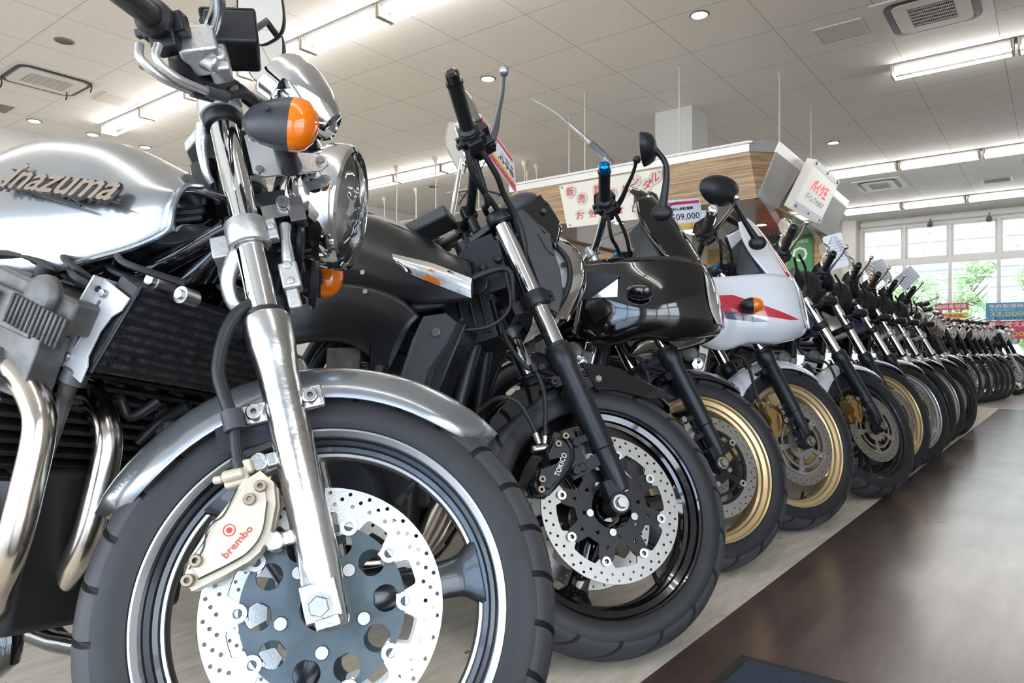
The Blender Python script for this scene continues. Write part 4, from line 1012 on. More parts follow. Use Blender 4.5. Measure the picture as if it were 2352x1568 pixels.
def tank(mo, xs, m, name='fuel_tank', lip=0):
    """xs: (x, half width, z bottom, z widest, z top, top flatness)"""
    S = []
    for x, w, zb, zw, zt, wt in xs:
        S.append([(x, -w*.78, zb+.018), (x, -w*.94, zb), (x, -w, zw-(zw-zb)*.45), (x, -w*.985, zw+.02), (x, -w*.8, zt-(zt-zw)*.32), (x, -w*wt*.6, zt-.008), (x, 0, zt), (x, w*wt*.6, zt-.008), (x, w*.8, zt-(zt-zw)*.32), (x, w*.985, zw+.02), (x, w, zw-(zw-zb)*.45), (x, w*.94, zb), (x, w*.78, zb+.018), (x, 0, zb+.035)])
    if lip:
        q = [V3(p) for p in S[-1]]; c = sum(q, V3())/len(q); S += [[c+(p-c)*.93+V3((.001, 0, 0)) for p in q], [c+(p-c)*.88-V3((.012, 0, 0)) for p in q], [c+(p-c)*.84-V3((.05, 0, 0)) for p in q]]
    b = M(); loft(b, S, 6, 4); return mo.b(b, name, m, smooth=60)
def rear_end(mo, bodym, seatx=(-.50, -1.15), wmats=(BLKM, BLKM, BLKM), style='3', tail=True, zseat=.06, drop=0., wire=False, muffler=PIPE, halfw=.075):
    """seat, tail, swingarm, rear wheel, silencer - the rear hub height puts its tyre on the floor"""
    R = mo.B.to_3x3(); o = mo.B.translation; xr = -1.20; up = R.col[2]; fw = R.col[0]; rt = .305; wd = .135 if not wire else .11
    ln = math.acos(max(-1, min(1, math.sqrt(max(0, 1-R.col[1].z**2))))); need = (rt-wd/2)*cos(ln)+wd/2
    zr = (need-o.z-fw.z*xr)/up.z
    mt = mo.B @ Matrix.Translation((xr, 0, zr))
    w = rim_mesh(rt, 'wire' if wire else style, .4, wmats).build('rear_wheel', None, mo.root, mt, smooth=32)
    tyre_mesh(rt, wd, 0, 72).build('tyre', RUB, w, mt, smooth=30)
    b = M(); disc_mesh(.11, .075, (.10, .09), 18, .0035, y=-.06).build('brake_disc', DISCD, w, mt, smooth=30)
    b = M()
    for s in (-1, 1): b.tube([(-.52, s*.10, -.30), (-.75, s*.105, -.33), (xr+.03, s*.098, zr)], [.026, .024, .020], seg=12, n=4)
    b.cyl((-.54, -.12, -.30), (-.54, .12, -.30), .03); b.cyl((xr, -.12, zr), (xr, .12, zr), .013)
    mo.b(b, 'swingarm', BLKM)
    b = M()
    for s in (-1, 1): b.tube([(-.45, s*.04, .02), (-.80, s*.11, .00), (-1.12, s*.10, .03)], .014, seg=8, n=4); b.tube([(-.55, s*.11, -.28), (-.72, s*.12, -.1), (-.95, s*.11, .0)], .013, seg=8, n=4)
    for s in (-1, 1): b.cyl((-.92, s*.13, -.02), (-1.12, s*.13, zr+.03), .020, seg=14)
    mo.b(b, 'subframe', BLKM)
    x0, x1 = seatx
    S = []
    for t, wz, hz, zz in ((0, .09, .03, zseat+.01), (.1, .12, .045, zseat-.0), (.4, .145, .05, zseat-.02), (.6, .125, .06, zseat+.025), (.85, .11, .05, zseat+.035), (1, .07, .03, zseat+.03)):
        x = x0+(x1-x0)*t; S.append([(x, wz*cos(a), zz+hz*(sin(a) if sin(a) < 0 else sin(a)*.8)) for a in [2*pi*k/12 for k in range(12)]])
    b = M(); loft(b, S, 4, 2); mo.b(b, 'seat', SEATM, smooth=60)
    S = []
    for t, wz, hz, zz in ((0, .08, .05, zseat-.06), (.3, .13, .07, zseat-.06), (.7, .12, .06, zseat-.03), (1, .10, .045, zseat+.01), (1.18, .05, .02, zseat+.03)):
        x = x0+(x1-x0)*t; S.append([(x, wz*cos(a), zz+hz*sin(a)) for a in [2*pi*k/12 for k in range(12)]])
    b = M(); loft(b, S, 4, 2); mo.b(b, 'tail_cover', bodym, smooth=60)
    b = M(); b.box((x1-.14, 0, zseat+.01), (.03, .13, .05)); mo.b(b, 'tail_light', mat('tail_red', (.5, .01, .01), 0, .15, coat=1), bev=.006)
    b = M(); b.lathe([(.022, 0), (.045, .05), (.05, .09), (.052, .42), (.045, .46), (.02, .465)], (-.72, -.17, -.40), (-1, -.02, .16), 26); mo.b(b, 'silencer', muffler)
    mudt = mo.B @ Matrix.Translation((xr, 0, zr))
    fender(mo, .345, .075, 60, 165, BLK, .02, 'rear_fender', mat_t=mudt)
    b = M(); b.tube([(-.50, .12, -.55), (-.47, .20, -.62), (-.45, .27, -.69)], .010, seg=8, n=3)
    mo.b(b, 'side_stand', BLKM)
def engine(mo, m=DARK, fin=DARK, cover=BLKM, x0=-.42, x1=-.08, lw=.19, ztop=-.06, zhead=-.30, zbot=-.52, nf=8, coverr=.07, headtilt=.35, sidem=None, dx=0.):
    b = M(); tx = headtilt
    b.box((-.30, 0, (zhead+zbot)/2), (.34, .30, zhead-zbot)); b.box((-.17+dx, 0, zhead-.08), (.14, .24, .16))
    en = mo.b(b, 'engine', m, bev=.012)
    b = M(); n = nf
    for k in range(n):
        z = zhead+.01+(ztop-zhead-.03)*k/n; x = -.20+dx+tx*(z-zhead)*.6; b.box((x, 0, z), (.20, lw*2, .007), X=(1, 0, -.3))
    b.box((-.19+dx, 0, (ztop+zhead)/2), (.15, lw*1.8, (ztop-zhead)*.9), X=(1, 0, -.3))
    mo.b(b, 'cylinder_block', fin, en, bev=.001)
    b = M(); b.box((-.19+tx*.14, 0, ztop+.005), (.17, lw*1.95, .045), X=(1, 0, -.3))
    for s in (-1, 1):
        b.lathe([(.03, 0), (.03, .012), (.02, .016), (1e-4, .016)], (-.19+tx*.14+.03, s*lw*.97, ztop+.005), (0, s, 0), 20)
    mo.b(b, 'cam_cover', cover, en, bev=.006)
    for s in (-1, 1):
        b = M(); b.lathe([(coverr*1.25, 0), (coverr*1.25, .03), (coverr*1.1, .045), (coverr*.5, .05), (1e-4, .05)], (-.27, s*.145, -.42), (0, s, 0), 30)
        for k in range(7): a = 2*pi*k/7; b.bolt((-.27+coverr*1.12*cos(a), s*.178, -.42+coverr*1.12*sin(a)), (0, s, 0), .007, .006, None)
        mo.b(b, 'clutch_cover' if s < 0 else 'generator_cover', cover, en)
    return en
def headers(mo, ys, rp=.019, m=PIPE, x0=-.10, z0=-.20, fwd=.05, zb=-.56, coll=-.36):
    for y in ys:
        b = M(); b.tube([(x0-.06, y, z0+.01), (x0, y, z0), (x0+fwd, y*.98, z0-.06), (x0+fwd+.005, y*.95, z0-.14), (x0+fwd-.02, y*.85, zb+.12), (x0-.04, y*.6, zb+.02), (x0-.16, y*.35, zb-.01), (coll, y*.3, zb-.01)], rp, seg=16, n=6); mo.b(b, 'header_pipe', m)
    b = M(); b.tube([(coll+.04, 0, zb-.01), (coll-.12, -.05, zb), (-.60, -.14, -.47), (-.74, -.17, -.395)], [.034, .034, .026, .024], seg=18, n=5); mo.b(b, 'exhaust_pipe', m)
def main_frame(mo, m=GLOSS, half=.10, zlow=-.5, back=0.):
    b = M(); b.cyl((-.010, 0, .022), (-.084, 0, .182), .031, seg=24)
    for s in (-1, 1):
        b.tube([(-.035, s*.02, .085), (-.14, s*half*.8, .03), (-.40, s*half, .0), (-.52, s*half, -.10), (-.55, s*half, -.34)], .019, seg=12, n=5)
        b.tube([(-.02, s*.02, .04), (-.06-back, s*half*.7, -.20), (-.10-back, s*half*.8, -.45), (-.22, s*half*.8, -.585), (-.5, s*half, -.57), (-.55, s*half, -.34)], .017, seg=12, n=5)
    b.tube([(-.05, 0, -.06), (-.18, 0, -.04), (-.34, 0, .04)], .018, seg=10, n=4)
    return mo.b(b, 'frame', m)
def radiator(mo, x0, z0, x1, z1, half, th=.03, core=FIN, side=GREYP, sidew=.03, n=22, name='radiator'):
    """core between upper (x0,z0) and lower (x1,z1) front edges"""
    P, Q = V3((x0, 0, z0)), V3((x1, 0, z1)); D = (Q-P).normalized(); N = D.cross(V3((0, 1, 0))); N = N if N.x > 0 else -N; C = (P+Q)/2-N*th/2; L = (Q-P).length
    b = M(); b.box(C, (L, half*2, th*.8), X=D, Y=(0, 1, 0)); r = mo.b(b, name, core, smooth=0)
    b = M()
    for k in range(n): y = 0; p = P+D*(L*(k+.5)/n)-N*th/2; b.box(p+N*(th*.42), (L/n*.35, half*2, .004), X=D, Y=(0, 1, 0))
    mo.b(b, 'cooling_tubes', BLKM, r, smooth=0)
    for s in (-1, 1):
        b = M(); b.box(C+V3((0, s*(half+sidew/2), 0)), (L*1.04, sidew, th*1.15), X=D, Y=(0, 1, 0)); mo.b(b, 'side_tank', side, r, bev=.004)
    return r
# ------------------------------------------------------------------ 1: silver naked bike, nearest
m1 = Moto(-.244, .949, -9.3, 19.9, 14.2, .306, 30, .009, 'silver naked motorcycle nearest the camera with chrome headlight and dark blue-grey disc carrier'); m1.top = .742
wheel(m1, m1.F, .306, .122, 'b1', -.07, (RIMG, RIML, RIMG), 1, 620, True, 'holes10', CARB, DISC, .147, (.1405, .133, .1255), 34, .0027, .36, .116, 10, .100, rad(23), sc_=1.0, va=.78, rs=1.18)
forks(m1, ALLOY, .742, .385, .51, tubeR=.0205, slR=.0265, lug='alloy')
clamp_low(m1, .513, ALLOYD, .030, .040); clamp_up(m1, .735, ALLOYD, .031, .034)
b = M()
for s in (-1, 1):       # cast lower yoke arms reaching down behind the tubes
    b.tube([(-.005, s*.092, .50), (-.030, s*.085, .46), (-.030, s*.075, .425), (-.01, s*.065, .415)], [.014, .011, .010, .010], seg=12, n=4)
m1.f(b, 'yoke_arm', ALLOYD)
b = M(); b.tube([(-.020, -.082, .720), (-.030, -.078, .69), (-.032, -.070, .65), (-.028, -.06, .635)], [.012, .008, .006, .005], seg=12, n=4); b.tube([(-.020, .082, .720), (-.030, .078, .69), (-.032, .070, .65), (-.028, .06, .635)], [.012, .008, .006, .005], seg=12, n=4)
m1.f(b, 'headlight_stay', ALLOYD)
b = M()
for s in (-1, 1): b.lathe([(.0212, .700), (.026, .700), (.028, .704), (.028, .713), (.026, .717), (.0212, .717)], (m1.fo, s*.10, 0), (0, 0, 1), 32, loop=True)
m1.f(b, 'tube_grommet', HOSE)
fender(m1, .333, .070, 30, 142, SILV, .062, tip=.25, thick=.002)
b = M(); b.box((-.045, -.088, .235), (.075, .003, .034)); m1.f(b, 'hose_bracket', BLKM)
headlight(m1, 'F', (.150, 0, .590), (1, -.16, -.46), .098, .105)
b = M()
for s in (-1, 1): b.bolt((.118, s*.094, .60), (0, s, 0), .010, .012, None); b.bolt((.095, s*.075, .555), (0, s, 0), .006, .006, None)
m1.f(b, 'headlight_bolt', STEEL)
# speedometer cups
for y, px in ((-.020, .125),):
    b = M(); D = V3((-.55, 0, .83)).normalized(); C = V3((px, y, .803))
    b.lathe([(1e-4, -.085), (.020, -.083), (.030, -.070), (.043, -.048), (.0545, -.012), (.057, .0), (.057, .004), (.0545, .010), (.056, .030), (.052, .040), (.048, .041)], C, D, 40); g = m1.f(b, 'gauge_cup', CHROME)
    b = M(); b.lathe([(1e-4, .036), (.049, .036)], C, D, 32); m1.f(b, 'gauge_face', BLK, g)
b = M(); D = V3((-.55, 0, .83)).normalized(); b.lathe([(1e-4, -.075), (.03, -.06), (.05, -.01), (.053, .0), (.053, .03), (.048, .038)], V3((.10, .105, .80)), D, 32); m1.f(b, 'gauge_cup', CHROME)
b = M(); b.lathe([(1e-4, -.028), (.014, -.026), (.022, -.010), (.023, .006), (.018, .010), (1e-4, .010)], (.155, -.02, .735), (.2, -.6, -.75), 24); m1.f(b, 'indicator_cup', CHROME)
b = M(); b.box((.08, 0, .72), (.12, .10, .02)); b.tube([(.03, 0, .71), (.09, 0, .70), (.13, -.02, .725)], .011, seg=8, n=3); m1.f(b, 'gauge_bracket', BLK, bev=.004)
# signal plate and signals
pl = [(.036, .655), (.052, .664), (.060, .640), (.075, .622), (.128, .607), (.140, .598), (.140, .586), (.128, .578), (.050, .584), (.036, .594)]
for s in (-1, 1):
    b = M(); b.plate(pl, .004, (0, s*.128, 0), (1, 0, 0), (0, 0, 1)); pt_ = m1.f(b, 'signal_plate', ALLOYD, bev=.0012)
    b = M()
    for q in ((.046, .650), (.046, .594), (.131, .593)): b.bolt((q[0], s*.130, q[1]), (0, s, 0), .0062, .005, None)
    m1.f(b, 'plate_bolt', STEEL, pt_)
    # teardrop housing, lens facing forward
    P = V3((.088, s*.20, .612)) if s < 0 else V3((.086, .20, .578)); D = V3((1, -.10, -.36)).normalized(); b = M()
    ux = V3((0, 1, 0)); uz = D.cross(ux)
    S = []
    for t, r in ((-.050, .006), (-.040, .019), (-.022, .028), (0, .0335), (.016, .035)):
        S.append([P+D*t+ux*(r*.86*cos(a))+uz*(r*1.12*sin(a)) for a in [2*pi*k/20 for k in range(20)]])
    b.rings(S, capa=True); b.tube([P-V3((0, s*.012, 0))+uz*0, P+V3((-.002, -s*.035, -.02)), V3((.088, s*.135, .588))], [.019, .0155, .0165], seg=18, n=4)
    b.bolt(P+V3((-.012, s*.029, .004)), (0, s, 0), .0042, .003, None)
    so = m1.f(b, 'turn_signal', mat('signal_grey', (.035, .037, .042), 0, .4))
    b = M(); S = []
    for t, r in ((.016, .0352), (.024, .0348), (.036, .031), (.045, .022), (.050, .010), (.051, .001)):
        S.append([P+D*t+ux*(r*.86*cos(a))+uz*((r*1.12+(.0004*sin(t*3000)))*sin(a)) for a in [2*pi*k/28 for k in range(28)]])
    b.rings(S, capb=True)
    for k in range(13):
        zz = -.030+.060*k/12; q = math.sqrt(max(0, 1-(zz/.038)**2)); b.tube([P+D*(.020+.020*q)+uz*zz+ux*(.020*q), P+D*(.022+.029*q)+uz*zz, P+D*(.020+.020*q)+uz*zz-ux*(.020*q)], .0011, seg=4, n=3)
    m1.f(b, 'signal_lens', ORA, so)
# horns, junctions under the lamp
for y, z, x in ((-.055, .505, .072), (-.045, .445, .078)):
    b = M(); b.lathe([(1e-4, -.012), (.018, -.012), (.022, -.004), (.033, -.002), (.036, .003), (.033, .007), (.012, .009), (1e-4, .009)], (x, y, z), (1, .12, -.30), 28); b.cyl((x-.03, y, z), (x-.01, y, z), .008, seg=12)
    b.box((x-.02, y, z+.018), (.006, .018, .05)); m1.f(b, 'horn', BLKM)
b = M(); b.box((.052, -.092, .548), (.036, .004, .022)); b.bolt((.066, -.095, .556), (0, -1, 0), .010, .010, None); b.box((.082, -.085, .545), (.022, .022, .040)); m1.f(b, 'lamp_bracket', STEEL, bev=.003)
b = M(); b.tube([(.062, -.09, .525), (.058, -.094, .50), (.055, -.095, .47), (.052, -.09, .435)], [.009, .007, .009, .010], seg=12, n=4); b.box((.052, -.09, .44), (.026, .026, .040)); b.box((.050, -.09, .405), (.018, .02, .03)); b.cyl((.052, -.105, .455), (.052, -.07, .455), .007)
b.cyl((.052, -.105, .430), (.052, -.07, .430), .006)
m1.f(b, 'hose_junction', ALLOYD, bev=.003)
b = M()
for y, z0, z1, x in ((-.06, .60, .47, .06), (-.03, .62, .45, .05), (.0, .6, .46, .06), (.04, .62, .44, .055), (-.075, .58, .50, .045)): b.tube([(x-.02, y, z0), (x+.01, y+.01, (z0+z1)/2), (x-.03, y, z1)], .006, seg=8, n=4)
b.box((.045, 0, .575), (.05, .13, .05)); b.box((.04, .02, .50), (.045, .10, .06)); m1.f(b, 'wiring_loom', HOSE)
# bars, controls
bars(m1, (-.072, -.40, .70), (-.034, -.262, .752), BLK, CHROME, CHROME, ALLOY, zc=.775, res=False, lever=False)
b = M(); X_ = V3((1, 0, 0)); b.box((.052, -.175, .782), (.070, .075, .052), X=(1, .1, -.1), Y=(.1, 1, .15)); b.box((.052, -.172, .812), (.076, .080, .010), X=(1, .1, -.1), Y=(.1, 1, .15)); m1.f(b, 'fluid_reservoir', BLK, bev=.006)
b = M(); b.box((.008, -.205, .745), (.05, .05, .045)); b.cyl((-.005, -.20, .745), (.028, -.205, .715), .012); b.box((.028, -.19, .735), (.028, .03, .05)); b.cyl((.03, -.215, .73), (.03, -.17, .73), .012)
m1.f(b, 'master_cylinder', ALLOYD, bev=.004)
b = M(); b.tube([(.02, -.20, .765), (.045, -.25, .768), (.05, -.31, .745), (.035, -.38, .715)], [.012, .010, .008, .007], seg=12, n=5); m1.f(b, 'brake_lever', ALLOY)
for k, (dx, dz) in enumerate(((0, 0), (.018, -.004))):
    b = M(); b.tube([(-.056+dx*1.2, -.262, .712+dz), (-.058+dx, -.262, .690+dz), (-.040+dx, -.245, .672+dz), (-.012+dx, -.215, .672+dz)], .0055, seg=12, n=5); c_ = m1.f(b, 'throttle_cable', ALLOYD)
    b = M(); b.tube([(-.012+dx, -.215, .672+dz), (.010+dx, -.195, .675+dz)], .008, seg=12, n=2); m1.f(b, 'cable_boot', GREYP, c_)
    b = M(); b.tube([(.010+dx, -.195, .675+dz), (.035+dx, -.165, .700), (.070, -.12+.01*k, .715), (.085, -.06, .69), (.06, -.03, .62), (.03, -.02, .55)], .0048, seg=8, n=6); m1.f(b, 'cable_sleeve', HOSE, c_)
b = M(); b.tube([(-.02, -.21, .735), (-.02, -.18, .722), (.005, -.15, .735), (.035, -.115, .755), (.07, -.06, .745)], [.014, .017, .014, .012, .009], seg=14, n=6); m1.f(b, 'loom_sleeve', mat('loom_plastic', (.02, .02, .022), 0, .28))
b = M(); b.tube([(-.005, -.055, .75), (-.002, -.058, .79), (.0, -.06, .835)], .014, seg=16, n=3); b.tube([(-.005, .055, .75), (-.002, .058, .79), (.0, .06, .835)], .014, seg=16, n=3); m1.f(b, 'bar_post', CHROME)
mirror(m1, 'F', (.02, -.20, .80), (.06, -.06, .90), (.108, .05, 1.055), (-.50, -.85, -.1), .046, .066, BLK, BLK, (.05, 0, 1), 'tri')
mirror(m1, 'F', (.02, .20, .80), (.05, .27, .95), (.095, .30, 1.178), (-.50, -.85, .0), .050, .056, CHROME, BLK, (.1, 0, 1), 'box', dep=.034)
# caliper, hose
out = [(-.057, .167), (-.034, .175), (-.021, .157), (-.024, .130), (-.036, .100), (-.052, .080), (-.066, .073), (-.095, .066), (-.132, .059), (-.139, .075), (-.130, .092), (-.108, .110), (-.098, .128), (-.082, .141), (-.070, .152)]
caliper(m1, out, .026, CHAMP, -.112, [(-.036, .155), (-.051, .143), (-.121, .090), (-.133, .071)], text=('brembo', (-.091, .086), (-.056, .111), .0085, mat('faded_red', (.55, .09, .08), 0, .5)))
b = M(); b.lathe([(.0062, 0), (.0062, .0005), (.0072, .0005), (.0072, 0)], (-.080, -.1306, .114), (0, -1, 0), 24, loop=True); b.lathe([(1e-4, .0004), (.0034, .0004)], (-.080, -.1306, .114), (0, -1, 0), 16); m1.f(b, 'caliper_emblem', RTXT)
b = M(); b.tube([(-.13, -.1305, .083), (-.112, -.1309, .10), (-.104, -.1309, .12), (-.094, -.1309, .128), (-.082, -.1309, .134), (-.062, -.1309, .160)], .0010, seg=5, n=5); b.tube([(-.122, -.1305, .069), (-.09, -.1309, .075), (-.066, -.1309, .082), (-.045, -.1309, .10), (-.032, -.1309, .135)], .0010, seg=5, n=5); m1.f(b, 'caliper_crease', BLKM)
b = M(); b.box((-.063, -.112, .176), (.03, .024, .022)); b.cyl((-.052, -.125, .178), (-.078, -.125, .178), .007); b.cyl((-.078, -.12, .178), (-.090, -.12, .179), .005); b.box((-.050, -.115, .186), (.016, .016, .018)); m1.f(b, 'banjo_fitting', CHAMP, bev=.003)
h_ = arm_tube(m1, 'F', [(.02, -.09, .43), (-.006, -.108, .405), (-.028, -.114, .389), (-.047, -.114, .361), (-.061, -.113, .321), (-.060, -.113, .285), (-.055, -.113, .250)], .0088, 'brake_hose', HOSE, n=7)
b = M(); b.tube([(-.0555, -.113, .262), (-.0545, -.113, .236)], .0135, seg=16, n=1); m1.f(b, 'hose_grommet', GREYP, h_)
b = M(); b.tube([(-.055, -.113, .236), (-.058, -.114, .208), (-.056, -.115, .186)], .0072, seg=12, n=4); b.tube([(-.058, -.114, .200), (-.056, -.115, .182)], .0098, seg=12, n=2); m1.f(b, 'hose_end', HOSE, h_)
# tank (body frame)
tank(m1, [(-.62, .085, .0, .03, .10, .5), (-.55, .115, -.015, .05, .165, .7), (-.45, .138, -.022, .06, .207, .8), (-.33, .155, -.034, .06, .221, .85), (-.20, .158, -.034, .06, .205, .85), (-.11, .152, -.014, .062, .172, .85), (-.055, .146, .002, .064, .146, .85), (-.020, .138, .022, .066, .130, .85), (-.006, .128, .036, .070, .120, .85)], SILV, lip=1)
b = M()
for s in (-1, 1):
    b.tube([(-.61, s*.09, .012), (-.5, s*.120, -.018), (-.33, s*.140, -.030), (-.2, s*.144, -.029), (-.11, s*.146, -.010), (-.055, s*.140, .006), (-.020, s*.132, .024), (-.006, s*.126, .040), (-.003, s*.128, .07), (-.004, s*.115, .102), (-.004, s*.085, .116)], .0042, seg=8, n=5)
m1.b(b, 'tank_seam', SILV)
b = M(); b.lathe([(.032, 0), (.036, .006), (.030, .016), (.010, .020), (1e-4, .020)], (-.30, 0, .214), (.05, 0, 1), 28); m1.b(b, 'fuel_cap', CHROME)
BAD = mat('badge_copper', (.60, .52, .46), 1, .25)
b = M(); bo = V3((-.185, -.157, .098)); bu = V3((1, -.02, -.13)).normalized(); bw = V3((-.0, .35, 1)); bw = (bw-bu*bw.dot(bu)).normalized()
put_text(b, 'Inazuma', bo, bu, bw, .044, .232, lift=.004, shear=.25, fat=.0012); bd = m1.b(b, 'tank_badge', BAD, smooth=0, solid=.003)
b = M(); put_text(b, 'Inazuma', bo+bw*-.0015, bu, bw, .047, .238, lift=.0012, shear=.25, fat=.0042); m1.f and b.build('badge_shadow', BLKM, bd, m1.B, smooth=0, solid=.001)
b = M(); b.plate([(-.125, .012), (-.10, .002), (.06, -.030), (.075, -.022), (.14, -.024), (.078, -.012), (.07, -.018), (-.09, .012)], .003, bo+bu.cross(bw)*.0015, bu, bw); b.plate([(-.128, -.010), (.07, -.034), (.068, -.038), (-.12, -.018)], .002, bo+bu.cross(bw)*.001, bu, bw); m1.b(b, 'badge_backing', BLKM, bd, smooth=0)
main_frame(m1, GLOSS, back=.13)
b = M(); b.tube([(.0, -.03, .075), (-.06, -.06, .02), (-.14, -.085, -.045), (-.20, -.10, -.09)], .019, seg=14, n=5); b.plate([(.01, .06), (.02, -.01), (-.055, -.012), (-.085, -.03), (-.10, -.005), (-.04, .055)], .05, (0, 0, 0), (1, 0, 0), (0, 0, 1)); m1.b(b, 'gusset', GLOSS, bev=.006)
b = M(); b.tube([(-.02, -.06, .09), (-.07, -.09, .07), (-.15, -.09, .03), (-.3, -.08, -.02)], .007, seg=8, n=5); b.tube([(-.02, -.06, .08), (-.07, -.095, .055), (-.15, -.095, .01), (-.3, -.09, -.04)], .006, seg=8, n=5); b.tube([(-.02, -.05, .07), (-.08, -.09, .04), (-.2, -.09, -.01)], .005, seg=8, n=5); m1.b(b, 'cable_bundle', HOSE)
# oil cooler
oc = radiator(m1, -.004, -.052, -.062, -.168, .150, .036, FIN, BLKM, .008, 9, 'oil_cooler')
b = M(); P_ = V3((-.034, -.163, -.056)); Q_ = V3((-.090, -.163, -.168)); D_ = (Q_-P_).normalized(); N_ = V3((D_.z, 0, -D_.x)); N_ = N_ if N_.x > 0 else -N_
U_ = D_; W_ = N_
o2 = [(0, -.030), (.128, -.030), (.128, .030), (.105, .026), (.095, .018), (.06, .014), (.035, .018), (.02, .028), (0, .030)]
slot = lambda c: [(c-.014, -.016), (c+.014, -.016), (c+.016, -.013), (c+.014, -.010), (c-.014, -.010), (c-.016, -.013)]
b.plate(o2, .003, P_, U_, W_, [slot(.042), slot(.084)]); b.plate([(0, -.03), (.128, -.03), (.128, .03), (0, .03)], .003, P_+V3((0, .014, 0))-W_*.029, U_, V3((0, 1, 0)))
br_ = m1.b(b, 'cooler_bracket', mat('bracket_alloy', (.62, .63, .64), .35, .35), oc, smooth=0, bev=.001)
b = M()
for t in (.016, .112): b.bolt(P_+U_*t-W_*.013-V3((0, .002, 0)), (0, -1, 0), .0058, .005, None)
m1.b(b, 'bracket_bolt', STEEL, oc)
b = M(); b.tube([(-.094, -.150, -.172), (-.104, -.15, -.195), (-.112, -.145, -.235), (-.126, -.14, -.275), (-.15, -.13, -.31)], [.013, .011, .0075, .0075, .0075], seg=12, n=5); b.lathe([(.012, 0), (.017, .002), (.017, .02), (.012, .022)], (-.088, -.152, -.165), (-.4, 0, -1), 16); m1.b(b, 'cooler_pipe', ENG, oc)
b = M(); b.tube([(-.10, .0, -.19), (-.13, -.02, -.22), (-.15, -.03, -.19), (-.17, -.02, -.24)], .008, seg=10, n=5); b.tube([(-.10, .06, -.19), (-.14, .05, -.22), (-.16, .03, -.26)], .009, seg=10, n=5); m1.b(b, 'oil_hose', HOSE, oc)
b = M(); b.cyl((-.02, -.095, -.035), (-.02, -.125, -.035), .014, seg=18); b.cyl((-.02, -.125, -.035), (-.02, -.130, -.035), .008, seg=6); b.cyl((.03, -.095, -.052), (.03, -.12, -.052), .012, seg=18); b.cyl((.03, -.12, -.052), (.03, -.125, -.052), .007, seg=6); m1.b(b, 'cooler_mount', STEEL)
# engine
en = engine(m1, DARK, mat('fin_dark', (.035, .035, .036), .5, .42), ENG, lw=.205, ztop=-.085, zhead=-.30, nf=11, dx=-.065)
b = M()
for s in (-1, 1):
    b.box((-.20, s*.188, -.088), (.20, .05, .05), X=(1, 0, -.26)); b.box((-.17, s*.19, -.155), (.15, .04, .09), X=(1, 0, -.2)); b.box((-.225, s*.212, -.090), (.09, .02, .05), X=(1, 0, -.26))
    for k in range(13): b.box((-.15+.0085*k, s*.214, -.098-.0026*k), (.004, .010, .040), X=(1, 0, -.26))
b.box((-.235, 0, -.19), (.10, .40, .06)); m1.b(b, 'cylinder_head', ENG, en, bev=.004)
b = M()
for y, x, z in ((-.19, -.10, -.165), (-.06, -.11, -.175), (.06, -.11, -.175), (.19, -.10, -.165)):
    b.lathe([(.024, 0), (.036, .002), (.036, .010), (.026, .014), (.022, .014)], (x-.07, y, z-.012), (1, 0, -.25), 24); b.bolt((x-.055, y-.034, z-.03), (1, 0, -.25), .008, .012); b.bolt((x-.055, y+.034, z+.0), (1, 0, -.25), .008, .012)
m1.b(b, 'exhaust_flange', ENG, en)
for y, X0, Z0, X1, Z1 in ((-.195, -.175, -.172, -.082, -.31), (-.075, -.185, -.188, -.102, -.31), (.062, -.20, -.195, -.128, -.31), (.19, -.20, -.195, -.12, -.31)):
    b = M(); b.tube([(X0, y, Z0), (X0+.04, y, Z0-.010), (X1, y, Z0-.065), (X1+.003, y, Z1-.02), (X1-.008, y*.98, -.40), (X1-.042, y*.9, -.455), (X1-.11, y*.62, -.515), (X1-.2, y*.4, -.53), (-.45, y*.3, -.53)], .0195, seg=24, n=8); m1.b(b, 'header_pipe', PIPE)
b = M(); b.tube([(-.40, 0, -.53), (-.52, -.05, -.52), (-.62, -.14, -.47), (-.74, -.17, -.395)], [.036, .036, .026, .024], seg=18, n=5); b.tube([(-.18, -.03, -.46), (-.26, -.05, -.47), (-.42, -.04, -.5)], .03, seg=16, n=4); m1.b(b, 'exhaust_pipe', PIPE)
rn = random.Random(5); b = M()      # carburettors, ignition leads and clips above the head
for y in (-.17, -.06, .05, .16):
    b.cyl((-.30, y, -.055), (-.40, y, -.045), .026, seg=16); b.tube([(-.20, y, -.06), (-.17, y+.01, -.035), (-.24, y+.02, -.01), (-.34, y, -.01)], .0065, seg=8, n=5); b.cyl((-.185, y, -.085), (-.165, y, -.03), .011, seg=10)
for k in range(7): p = V3((-.36+.3*rn.random(), -.10-.06*rn.random(), -.03+.03*rn.random())); b.tube([p, p+V3((.05, -.02, -.02)), p+V3((.11, .02, -.03-.03*rn.random()))], .005, seg=6, n=4)
m1.b(b, 'carburettor_bank', DARK, en)
rear_end(m1, SILV)
tyre_letters = M()
for k, ch in enumerate('BT-54F'):
    a = rad(-62+2.7*k); r = .2415; T_ = V3((-sin(a), 0, cos(a))); U2 = -T_*-1; p = V3((r*cos(a), -.0612, r*sin(a)))
    put_text(tyre_letters, ch, p, T_, V3((-cos(a), 0, -sin(a))), .012, fat=.0002)
m1.f(tyre_letters, 'tyre_lettering', mat('rubber_letter', (.035, .035, .037), 0, .6), [o for o in m1.root.children if o.name.startswith('front_wheel')][0], smooth=0)
